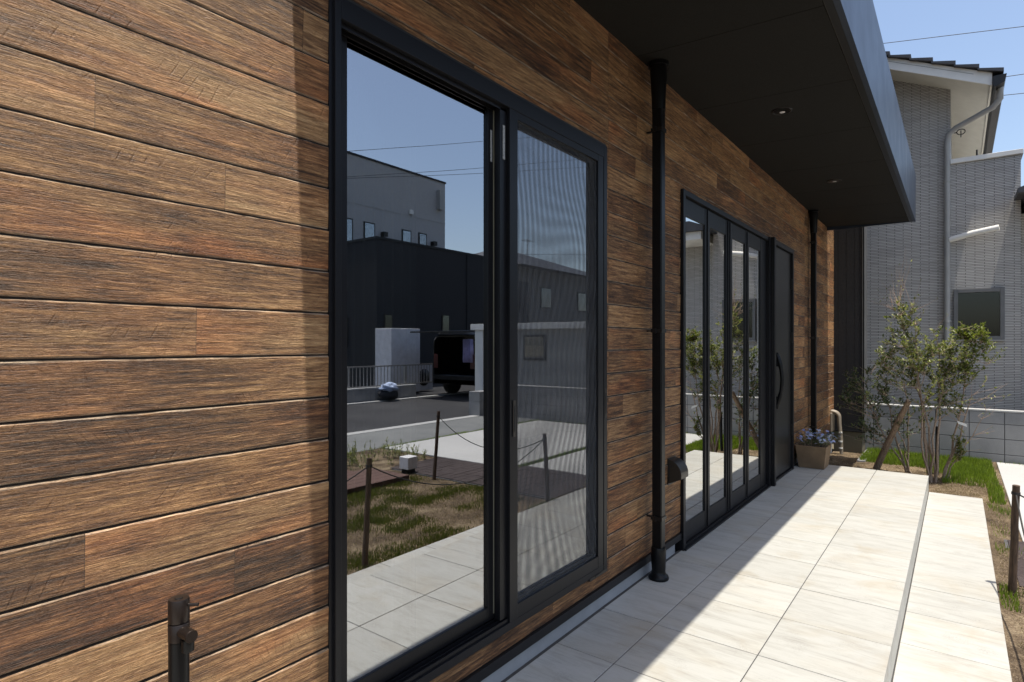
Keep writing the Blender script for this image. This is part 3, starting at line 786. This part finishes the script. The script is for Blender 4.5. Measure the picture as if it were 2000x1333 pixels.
# window
wf = MB().box(-.05, .02, -1.895, -1.845, 1.352, 2.062).box(-.05, .02, -1.385, -1.335, 1.352, 2.062).box(-.05, .02, -1.845, -1.385, 2.012, 2.062).box(-.05, .02, -1.845, -1.385, 1.352, 1.4).build('window', 'window_grey', nb, .003)
MB().box(-.012, -.008, -1.845, -1.385, 1.4, 2.012).build('pane', 'glass_dim', wf)
MB().box(-.003, .0, -1.845, -1.385, 1.4, 2.012).build('blind', 'rubber', wf)
MB().box(-.062, .0, -1.90, -1.33, 1.335, 1.351).build('window_sill', 'grey_pipe', wf)
# lower porch roof at the right edge
m = MB().box(-.45, 3, -3.1, -2.12, 3.1, 3.24); pf = m.build('porch_fascia', 'white_paint', nb, .003)
m = MB().prism([(-3.2, 3.24), (-2.0, 3.24), (-2.0, 3.30), (-2.3, 3.42), (-3.2, 3.42)], 'x', -.52, 3.05); m.build('porch_roof', 'roof_tile', nb)
MB().box(.3, 4.6, -3.0, -2.064, -.3, 3.1).build('porch_wall', 'tilewall', nb)
# balcony rack: clothes pole holders
m = MB().lathe((.35, -1.42, 4.32), [(.006, 0), (.006, .1)])
ringp = [(.35+.0, -1.42+.05*math.cos(R(a)), 4.4+.04*math.sin(R(a))) for a in range(0, 361, 30)]
m.tube(ringp, .007, 6); m.tube([(.35, -1.30, 4.4), (.35, -1.37, 4.4)], .008, 6)
m.build('pole_bracket', 'dark_metal', nb)
m = MB(); m.tube([(1.2, -1.62, 3.93), (1.2, -1.62, 4.32)], .012, 8); m.tube([(1.2, -1.62, 4.12), (1.25, -1.85, 4.02), (1.3, -2.02, 3.98)], .01, 8)
m.tube([(1.2, -1.62+.05*math.cos(R(a)), 4.15+.04*math.sin(R(a))) for a in range(0, 361, 30)], .008, 6)
m.build('laundry_bracket', 'dark_metal', nb)
MB().box(1.19, 1.21, -1.66, -1.60, 3.95, 4.05).build('bracket_grip', paint('red_grip', (.4, .05, .04)), nb)

# ================================================================== SHRUBS
def stem_curve(a, b, bow, n=8, wig=.02, rnd=random):
    a, b = Vector(a), Vector(b); pts = []
    side = Vector((rnd.uniform(-1, 1), rnd.uniform(-1, 1), 0))*bow
    for i in range(n+1):
        t = i/n; p = a.lerp(b, t) + side*math.sin(math.pi*t)
        if 0 < i < n: p += Vector((rnd.uniform(-wig, wig), rnd.uniform(-wig, wig), 0))
        pts.append(p)
    return pts
def shrub(name, label, cat, base, stems, clusters, leafmat, seed, leaf=(.024, .042), bare=[], lw=.42, group=None):
    rnd = random.Random(seed); root = thing(name, label, cat, group, base); B = Vector(base)
    tr, cr, tw = MB(), MB(), MB(); allp = []
    for (tip, rad, bow) in stems:
        tip = Vector(tip)-B; b0 = Vector((rnd.uniform(-.03, .03), rnd.uniform(-.035, .035), -.02))
        pts = stem_curve(b0, tip, bow, 9, .015, rnd)
        tr.tube(pts, [rad*(1-.78*i/9) for i in range(10)], 7); allp += [(p, rad*(1-.78*i/9)) for i, p in enumerate(pts) if i > 1]
    def twig(target, leaves, r0=.0035, start=None):
        cand = [q for q in allp if q[0].z < target.z-.05] or allp
        q = min(cand, key=lambda q: (q[0]-target).length + rnd.uniform(0, .12))
        a = q[0]; pts = stem_curve(a, target, .04*rnd.random(), 5, .012, rnd)
        tw.tube(pts, [min(r0, q[1]*.8)*(1-.7*i/5) for i in range(6)], 5, False)
        for _ in range(leaves):
            t = rnd.uniform(.35, 1.02); k = min(int(t*5), 4); p = pts[k].lerp(pts[k+1], t*5-k)
            dirn = (pts[k+1]-pts[k]).normalized()*.5 + Vector((rnd.uniform(-1, 1), rnd.uniform(-1, 1), rnd.uniform(-.5, .9)))
            cr.leaf(p, dirn, Vector((rnd.uniform(-.6, .6), rnd.uniform(-.6, .6), 1)), rnd.uniform(*leaf), rnd.uniform(*leaf)*lw, (rnd.random()**1.5, 0, 0, 1))
        return pts
    for (c, rr, n, lv) in clusters:
        c = Vector(c)-B
        for _ in range(n):
            d = Vector((rnd.gauss(0, .5)*rr[0], rnd.gauss(0, .5)*rr[1], rnd.gauss(0, .5)*rr[2]))
            pts = twig(c+d, lv)
            if rnd.random() < .5: allp.append((pts[3], .003))
    for (tip, n) in bare:
        tip = Vector(tip)-B
        for _ in range(n): twig(tip+Vector((rnd.uniform(-.1, .1), rnd.uniform(-.12, .12), rnd.uniform(-.12, .12))), 1, .0065)
    tr.build('trunk', 'bark', root); tw.build('twigs', 'twig', root); cr.build('crown', leafmat, root)
    return root
shrub('evergreen_shrub', 'tallest multi-stemmed olive green shrub with bare twigs at its top, by the terrace corner', 'shrub', (7.78, -1.17, -.2),
      [((7.75, -1.02, 1.5), .016, .03), ((7.7, -.88, 1.6), .013, .06), ((7.8, -1.2, 1.35), .014, .05), ((7.85, -1.35, 1.25), .013, .07), ((7.7, -1.1, 1.1), .012, .06), ((7.8, -.95, 1.3), .01, .04)],
      [((7.75, -1.1, 1.1), (.3, .3, .36), 125, 17), ((7.75, -.9, 1.52), (.2, .19, .24), 66, 14), ((7.8, -1.32, 1.15), (.24, .24, .3), 80, 16), ((7.75, -1.15, .75), (.24, .3, .26), 46, 12), ((7.7, -.75, 1.15), (.22, .2, .26), 44, 12)],
      'leaf_olive', 5, (.026, .05), bare=[((7.75, -.80, 2.02), 7), ((7.75, -.95, 2.12), 6), ((7.75, -.62, 1.82), 6), ((7.75, -.88, 2.25), 2), ((7.75, -1.05, 1.78), 4), ((7.7, -1.22, 1.7), 3)])
shrub('spreading_shrub', 'low spreading dark leaved shrub reaching toward the dark wing', 'shrub', (8.15, -.95, -.2),
      [((8.0, -.72, .8), .014, .05), ((7.95, -.5, .75), .011, .05), ((8.0, -.9, .95), .012, .04), ((8.0, -.8, .5), .01, .04)],
      [((7.95, -.62, .75), (.22, .24, .24), 66, 14), ((8., -.8, .45), (.22, .3, .24), 46, 12), ((8., -.38, .9), (.1, .12, .14), 20, 14), ((7.95, -.30, .66), (.1, .09, .1), 20, 14), ((8., -.5, .3), (.15, .22, .17), 34, 12), ((8., -.75, 1.05), (.18, .18, .2), 40, 14)],
      'leaf_dark', 8, (.026, .05), bare=[((8., -.5, 1.0), 2)])
shrub('young_maple', 'leaning sapling with yellow-green leaves and bare side twigs beside the pale concrete', 'tree', (7.90, -1.24, -.2),
      [((7.85, -1.5, .75), .016, .04), ((7.85, -1.45, 1.3), .013, .05), ((7.8, -1.62, .6), .008, .1)],
      [((7.8, -1.46, 1.42), (.15, .17, .1), 50, 16), ((7.8, -1.6, 1.35), (.12, .1, .1), 20, 14), ((7.8, -1.52, 1.2), (.17, .16, .2), 55, 15), ((7.85, -1.40, .2), (.06, .08, .16), 26, 12), ((7.85, -1.30, .7), (.12, .14, .14), 26, 12), ((7.8, -1.4, 1.0), (.15, .16, .18), 45, 14)],
      'leaf_lime', 12, (.025, .046), bare=[((7.85, -1.66, .72), 5), ((7.85, -1.6, .45), 4), ((7.85, -1.75, .9), 2), ((7.9, -1.55, .9), 3), ((7.85, -1.62, .2), 2)])
br_ = MB().tube([(8.18, -.60, -.22), (8.05, -.72, .1), (7.93, -.84, .4), (7.85, -.95, .66)], [.038, .034, .031, .027], 10).build('brace_log', 'brace')
tag(br_, 'thick rough log leaning into the shrubs as a brace', 'log')
sk = MB().tube([(8.22, -1.19, -.22), (8.2, -1.2, .1), (8.2, -1.2, .36)], [.02, .02, .018], 10).build('tree_stake', 'rubber')
tag(sk, 'thin black upright stake behind the shrub stems', 'stake')
tg = MB().add([(7.80, -1.46, .42), (7.80, -1.37, .50), (7.78, -1.36, .46), (7.78, -1.45, .38)], [(0, 1, 2, 3)])
m = MB(); m.prism([(-1.46, .42), (-1.385, .45), (-1.375, .48), (-1.455, .45)], 'x', 7.79, 7.793)
tag(m.build('plant_tag', 'white_paint'), 'small white paper tag tied on a sapling branch', 'tag')

# ---- grass
def grass(name, label, cells, mat, seed, h=(.03, .06), z=-.2, width=.004, lean=.5):
    rnd = random.Random(seed); m = MB()
    for (x0, x1, y0, y1, n, clump) in cells:
        cs = [(rnd.uniform(x0, x1), rnd.uniform(y0, y1), rnd.uniform(.5, 1)) for _ in range(clump)] if clump else None
        for _ in range(n):
            if cs:
                c = rnd.choice(cs); x = c[0]+rnd.gauss(0, .11*c[2]); y = c[1]+rnd.gauss(0, .08*c[2])
                if not (x0 < x < x1 and y0 < y < y1): continue
            else: x, y = rnd.uniform(x0, x1), rnd.uniform(y0, y1)
            zz = z + .012*(nz(x, y, 2.3)) + (bedh(x, y) if x > 7.06 else 0)
            a = rnd.uniform(0, 6.283); hh = rnd.uniform(*h); l = rnd.uniform(0, lean)*hh
            d = Vector((math.cos(a), math.sin(a), 0)); b_ = rnd.uniform(0, 6.283); e = Vector((math.cos(b_), math.sin(b_), 0))*width*.5
            p = Vector((x, y, zz-.004))
            m.add([p-e, p+e, p+d*l*.4+Vector((0, 0, hh*.6))+e*.6, p+d*l+Vector((0, 0, hh)), p+d*l*.4+Vector((0, 0, hh*.6))-e*.6], [(0, 1, 2, 3, 4)], (rnd.random(), 0, 0, 1))
    o = m.build(name, mat); tag(o, label, 'grass', None, 'stuff'); return o
grass('lawn_grass', 'bright green grass patch growing at the foot of the block wall', [(8.62, 9.6, -1.15, -.38, 6500, 0), (7.75, 9.6, -1.72, -1.25, 3500, 0), (8.2, 9.6, -1.7, -1.1, 4000, 0), (7.1, 7.8, -1.74, -1.62, 500, 0)], 'grass', 4, (.035, .075), width=.006)
grass('edge_grass', 'thin green grass tufts along the concrete pad joints', [(5.6, 9.5, -2.87, -2.76, 2600, 0), (5.6, 9.5, -5.16, -5.08, 1800, 0), (4.6, 7.1, -1.76, -1.6, 500, 5), (4.3, 4.72, -1.66, -1.58, 260, 0), (9.45, 9.6, -5, -1.8, 800, 0)], 'grass', 6, (.02, .05))
grass('lawn_patches', 'patchy green lawn tufts in the dry garden inside the rope', [(0.5, 4.7, -3.5, -1.62, 9000, 36), (3.2, 4.7, -3.4, -1.9, 12000, 34), (1.8, 3.6, -3.3, -1.65, 10000, 30)], 'lawn', 9, (.015, .035), width=.005)
grass('dry_grass', 'straw coloured dead grass over the bare soil', [(0.5, 4.7, -3.6, -1.62, 16000, 0), (7.08, 9.5, -1.72, -.02, 7000, 0), (4.72, 7.06, -1.75, -1.6, 1500, 0), (7.05, 8, -1.75, -1.2, 1800, 0)], 'straw', 10, (.004, .016), width=.005, lean=2.5)
def weeds():
    rnd = random.Random(2); m = MB()
    for _ in range(150):
        x = rnd.uniform(3.3, 5.5); y = rnd.uniform(-4.9, -4.0); hgt = rnd.uniform(.1, .28)*(1.2 if x < 4.6 else .8)
        tip = Vector((x+rnd.uniform(-.06, .06), y+rnd.uniform(-.06, .06), -.2+hgt)); a = Vector((x, y, -.21)); m.tube([a, a.lerp(tip, .5), tip], .0025, 4, False, (.4, 0, 0, 1))
        for q in range(14):
            t = rnd.random(); m.leaf(a.lerp(tip, t), Vector((rnd.uniform(-1, 1), rnd.uniform(-1, 1), rnd.uniform(0, 1))), Vector((0, 0, 1)), rnd.uniform(.03, .06), .014, (rnd.random()*.8, 0, 0, 1))
    tag(m.build('wild_herbs', 'leaf_olive'), 'knee-low green weeds growing behind the garden lamp and deck', 'weeds', None, 'stuff')
weeds()

# ================================================================== POSTS AND ROPES
PG = 'rope fence posts round the lawn'
def post(base, top, label):
    b_ = Vector(base); t_ = Vector(top); pts = [b_.lerp(t_, k/6)+Vector((random.uniform(-.002, .002), random.uniform(-.002, .002), 0)) for k in range(7)]
    root = thing('rope_post', label, 'post', PG, base)
    MB().tube([p-b_ for p in pts], [.021, .0205, .0195, .019, .0185, .0185, .018], 12).build('shaft', 'post', root)
    k = (t_-b_)*.93; MB().tube([k-Vector((0, 0, .008)), k+Vector((0, 0, .008))], .0215, 12).build('rope_knot', 'rope', root)
    return k+b_
kC = post((4.60, -1.64, -.22), (4.56, -1.655, .455), 'rough wooden rope post at the edge of the lower step next to the dark pavers')
kB = post((2.55, -1.71, -.22), (2.60, -1.72, .515), 'rough wooden rope post nearest the sliding window, at the lawn edge')
kA = post((4.636, -3.12, -.22), (4.70, -3.11, .55), 'rough wooden rope post by the white cube lamp, leaning toward the pavers')
kD = post((.35, -1.75, -.22), (.36, -1.75, .5), 'rough wooden rope post at the near end of the lawn behind the standpipe')
def rope(a, b, sag, label, r=.0045):
    pts = [a.lerp(b, t/20)+Vector((0, 0, -sag*4*(t/20)*(1-t/20))) for t in range(21)]
    tag(MB().tube(pts, r, 7).build('rope', 'rope'), label, 'rope', 'ropes strung between the lawn posts')
rope(kC, kB, .26, 'black rope sagging along the lower step edge between two posts')
rope(kC, kA, .22, 'black rope sagging along the dark pavers between two posts')
rope(kB, kD, .24, 'black rope sagging toward the near end of the lawn')
rope(kD, Vector((.4, -3.3, .3)), .1, 'black rope running back toward the timber deck')

# cube lamp
lp = thing('garden_lamp', 'white cube garden lamp on a black base among the weeds', 'lamp', loc=(4.72, -3.62, -.2))
MB().box(-.055, .055, -.055, .055, .0, .05).build('lamp_base', 'black_pipe', lp); MB().box(-.075, .075, -.075, .075, .05, .19).build('lamp_shade', 'lamp_white', lp, .006)
# timber deck
dk = thing('timber_deck', 'low red-brown timber deck beyond the roped lawn', 'deck', loc=(0, 0, -.2))
m = MB(); x = 0
y = -3.35
while y > -4.9:
    m.box(.2, 4.45 if y > -3.9 else 4.2, y-.115, y, .03, .06); y -= .12
m.build('deck_boards', 'deck', dk, .002)
MB().box(.2, 4.46, -3.349, -3.33, .0, .058).build('deck_skirt', 'deck', dk)

# ================================================================== ACROSS THE ROAD (seen in the glass)
fw = thing('kerb_wall', 'low concrete retaining wall along the far side of the road', 'wall', loc=(0, -10.9, 0))
m = MB()
for k in range(12): m.box(2+k*.8+.003, 2.8+k*.8-.003, -.0, .18, -.3, .13)
m.build('wall_blocks', 'block', fw, .004); MB().box(2, 11.62, -.01, .19, .131, .165).build('capping', 'kerb', fw)
rl = thing('metal_railing', 'silver metal railing of thin upright bars on the low wall across the road', 'railing', loc=(0, -10.95, 0))
m = MB(); x = 9.5
while x < 13.2: m.box(x-.008, x+.008, -.008, .008, .18, .68); x += .115
m.build('balusters', 'rail_alu', rl); MB().box(9.45, 13.25, -.025, .025, .68, .715).box(9.45, 13.25, -.015, .015, .16, .19).build('rails', 'rail_alu', rl)
for x in (9.5, 11.4, 13.2): MB().box(x-.02, x+.02, -.02, .02, -.2, .69).build('railing_post', 'rail_alu', rl)
bgp = thing('covered_bag', 'black bag under a crumpled blue and white cloth by the far kerb', 'bag', loc=(10.45, -10.55, -.19))
def blob(c, r, sx, sy, sz, amp, seed, seg=20, rings=12):
    m = MB(); vs = []
    for i in range(rings+1):
        ph = math.pi*i/rings
        for k in range(seg):
            a = 2*math.pi*k/seg; d = Vector((math.sin(ph)*math.cos(a), math.sin(ph)*math.sin(a), math.cos(ph)))
            q = r*(1+amp*noise.noise(d*2.3+Vector((seed, 0, 0)))*2+amp*.6*noise.noise(d*6+Vector((seed, 4, 0))))
            vs.append((c[0]+d.x*q*sx, c[1]+d.y*q*sy, c[2]+d.z*q*sz))
    fs = [(i*seg+k, (i+1)*seg+k, (i+1)*seg+(k+1) % seg, i*seg+(k+1) % seg) for i in range(rings) for k in range(seg)]
    m.add(vs, fs, None, True); return m
blob((0, 0, .16), .24, 1.25, .8, .7, .12, 1).build('bag_body', 'bag', bgp); blob((-.04, .05, .34), .2, 1.2, .9, .6, .25, 5).build('cloth', 'cloth_blue', bgp)
hp = thing('water_heater', 'tall pale heat pump water tank cabinet behind the railing', 'water heater', loc=(11.94, -11.85, -.19))
MB().box(-.56, .0, -.35, .35, .06, 1.93).build('tank_door', 'tank', hp, .01); MB().box(.002, .56, -.36, .36, .06, 1.94).build('tank_body', 'tank', hp, .01)
for sx in (-.5, .5):
    for sy in (-.28, .28): MB().box(sx-.04, sx+.04, sy-.04, sy+.04, 0, .06).build('foot', 'dark_metal', hp)
hu = thing('heat_pump_unit', 'low grey outdoor heat pump unit right of the tall tank', 'heat pump', loc=(13.0, -12, -.19))
MB().box(-.4, .4, -.17, .17, .05, .85).build('unit_body', 'tank', hu, .01); MB().lathe((0, .172, .45), [(.26, 0), (.26, .01), (.05, .02)], 'y').build('fan_grille', 'dark_metal', hu)
# dark building
db = thing('dark_building', 'black clad flat roofed building across the road', 'building', loc=(12.95, -14, 0))
MB().box(0, 7.4, -7.5, 0, -.2, 4.82).build('walls', 'plum_wall', db); MB().box(-.03, 7.43, -7.53, .03, 4.82, 4.9).build('roof_edge', 'black_alu', db)
MB().box(7.4, 9.5, -7, -.6, -.2, 4.2).build('rear_wing', 'plum_wall', db)
for (x, z0, z1, ww) in ((-.0, 0, 0, 0), (.3, 1.3, 2.3, .35), (3.1, 1.3, 2.4, .4), (5.6, 1.3, 2.3, .3), (6.6, .0, 2.1, .9)):
    if ww:
        f_ = MB().box(x, x+ww, .0, .03, z0, z1).build('window', 'dark_metal', db); MB().box(x+.04, x+ww-.04, .031, .036, z0+.04, z1-.04).build('pane', 'glass_dim', f_)
m = MB(); m.box(4.5, 4.54, 0, .03, -.2, 4.82); m.build('rain_pipe', 'plum_wall', db)
for (yy, z0, z1) in ((-1.5, 1.2, 2.2), (-3.5, 1.2, 2.2), (-2.6, 0, 2.1)):
    f_ = MB().box(-.03, 0, yy-.5, yy, z0, z1).build('window', 'dark_metal', db); MB().box(-.036, -.031, yy-.46, yy-.04, z0+.04, z1-.04).build('pane', 'glass_dim', f_)
# pale building
pb = thing('pale_building', 'tall pale grey flat roofed block with small square windows behind the black building', 'building', loc=(0, -24, 0))
MB().box(8, 26.7, -12, 0, -.2, 11.25).build('walls', 'pale_wall', pb); MB().box(7.95, 26.75, -12.05, .05, 11.25, 11.36).build('roof_edge', 'dark_metal', pb)
MB().box(8, 26.7, .0, .015, 8.72, 8.76).build('string_joint', 'grey_pipe', pb)
for (x, ww) in ((17.6, .7), (19.2, .5), (20.42, .75), (23.15, .7), (24.45, .65)):
    f_ = MB().box(x, x+ww, 0, .05, 6.6, 7.9).build('window', 'dark_metal', pb); MB().box(x+.07, x+ww-.07, .051, .06, 6.67, 7.83).build('pane', 'glass_far', f_)
for x in (21.6, 25.45): MB().box(x, x+.28, 0, .3, 7.25, 7.5).build('wall_vent', 'dark_metal', pb)
MB().box(23.7, 23.95, 0, .12, 8.85, 9.1).build('wall_box', 'white_paint', pb)
MB().box(25.95, 26.25, 0, .3, 9.5, 10.7).build('duct', 'grey_pipe', pb)
# hip-roofed house
hh_ = thing('hip_roof_house', 'shaded house with a dark hipped roof and grey walls beyond the low garage', 'house', loc=(28.6, -20.5, 0))
m = MB(); w2, d2, ze, zp = 5., 4.5, 5.2, 7.0
MB().box(-w2, w2, -d2, d2, -.2, ze).build('walls', 'brown_wall', hh_)
m.add([(-w2-.6, -d2-.6, ze), (w2+.6, -d2-.6, ze), (w2+.6, d2+.6, ze), (-w2-.6, d2+.6, ze), (-1.2, 0, zp), (1.2, 0, zp)], [(0, 1, 5, 4), (1, 2, 5), (2, 3, 4, 5), (3, 0, 4), (3, 2, 1, 0)])
m.build('roof', 'roof_tile', hh_)
for x in (-3.2, .6, 2.9):
    f_ = MB().box(x, x+1., d2, d2+.06, 3.2, 4.3).build('window', 'dark_metal', hh_); MB().box(x+.06, x+.94, d2+.061, d2+.07, 3.26, 4.24).build('pane', 'glass_far', f_)
m = MB().tube([(2, 0, 6.9), (2, 0, 8.0)], .02, 6)
for k in range(5): m.tube([(1.6+.2*k, -.25, 7.9), (1.6+.2*k, .25, 7.9)], .01, 5)
m.build('roof_aerial', 'grey_pipe', hh_)
# low garage with white coping
ga = thing('low_garage', 'low pale garage with a white flat coping and brown window beyond the block wall', 'garage', loc=(11.0, 0, 0))
MB().box(.0, 5, -7.95, -3.15, -.2, 1.63).build('walls', 'garage_wall', ga); MB().box(-.12, 5.1, -8.05, -3.1, 1.63, 1.77).build('coping', 'white_paint', ga, .004)
MB().box(-.06, .0, -7.95, -7.7, -.2, 1.63).build('corner_pilaster', 'white_paint', ga)
f_ = MB().box(-.04, 0, -6.55, -5.95, .92, 1.5).build('window', 'dark_metal', ga); MB().box(-.045, -.041, -6.5, -6.0, .97, 1.45).build('pane', 'glass_far', f_)
# van
vn = thing('black_van', 'black van parked across the road with its rear door lifted open', 'van', loc=(12.3, -9.9, -.2))
body = [(0, .35), (4.3, .35), (4.35, .8), (3.75, 1.05), (3.1, 1.75), (.25, 1.82), (.02, 1.6)]
def shell():
    m = MB(); m.prism(body[::-1], 'y', .80, .86); m.prism(body[::-1], 'y', -.86, -.80)
    m.box(.0, 4.3, -.8, .8, .35, .5); m.prism([(.02, 1.74), (.25, 1.82), (3.1, 1.75), (3.1, 1.70), (.25, 1.77), (.02, 1.68)][::-1], 'y', -.8, .8)
    m.box(1.4, 4.3, -.8, .8, .5, 1.0); m.box(0, .06, -.8, .8, .35, .62)
    return m.build('van_body', 'van_paint', vn, .02)
shell()
MB().prism([(-.95, 1.80), (-.95, 1.84), (.1, 1.86), (.1, 1.82)][::-1], 'y', -.8, .8).build('tailgate', 'van_paint', vn, .01)
for s_ in (-1, 1):
    for xa in (.5, 1.7): MB().box(xa, xa+1, s_*.862-.002, s_*.862+.002, 1.1, 1.6).build('side_window', 'glass_far', vn)
for (x, s_) in ((.8, 1), (.8, -1), (3.5, 1), (3.5, -1)):
    wh = MB().lathe((x, s_*.8-.1, .32), [(.2, 0), (.31, .01), (.32, .1), (.31, .19), (.2, .2)], 'y').build('wheel', 'rubber', vn); MB().lathe((x, s_*.91-.01, .32), [(.19, 0), (.17, .03), (.05, .02)], 'y').build('rim', 'chrome', wh)
rl_ = paint('red_lens', (.06, .008, .006), .3)
for s_ in (-1, 1): MB().box(-.015, 0, s_*.62, s_*.78, .8, 1.2).build('tail_lamp', rl_, vn)
m = MB(); n = 26; vs = []
for j in range(2):
    for i in range(n+1):
        y = -.16+.32*i/n*(1 if j == 0 else 1.1); vs.append((.05*math.sin(i*1.3), y, 1.62 if j == 0 else .98))
m.add(vs, [(i, i+1, n+2+i, n+1+i) for i in range(n)], None, True)
sh = m.build('hanging_shirt', 'shirt', None, 0, (12.25, -9.35, -.2)); tag(sh, 'lavender shirt hanging under the open rear door of the van', 'shirt')
so_ = sh.modifiers.new('s', 'SOLIDIFY'); so_.thickness = .01

# ================================================================== OVERHEAD WIRES
WG = 'overhead power lines'
def wire(a, b, sag, label, r=.012):
    a, b = Vector(a), Vector(b); pts = [a.lerp(b, t/30)+Vector((0, 0, -sag*4*(t/30)*(1-t/30))) for t in range(31)]
    tag(MB().tube(pts, r, 6).build('power_line', 'wire'), label, 'power line', WG)
wire((2, -20, 5.1), (64, -20, 25.3), .0, 'highest thin black power line crossing the sky in the glass reflection')
wire((10, -20, 6.9), (60, -20, 21.9), .35, 'upper of the close pair of thin power lines in the glass reflection')
wire((10, -20, 7.0), (60, -20, 20.7), .35, 'lower of the close pair of thin power lines in the glass reflection')
wire((21, -21, 6.0), (60, -21, 11.0), .2, 'low power line just over the black building roof')
up = thing('utility_pole', 'tall grey concrete utility pole behind the low garage', 'utility pole', loc=(14, -5.2, -.2))
MB().tube([(0, 0, 0), (0, 0, 8.2)], [.15, .1], 14).build('pole_shaft', 'conc_paint', up)
MB().box(-.05, .05, -.6, .6, 6.35, 6.43).build('cross_arm', 'dark_metal', up)
wire((14, 7, 8.55), (14, -5.2, 6.53), .0, 'single thin power line high above the grey house roof', .006)
wire((14, 7, 6.95), (14, -5.2, 5.9), .0, 'upper of two thin power lines behind the grey house gutter', .006)
wire((14, 7, 6.95), (14, -5.2, 5.45), .0, 'lower of two thin power lines behind the grey house gutter', .006)
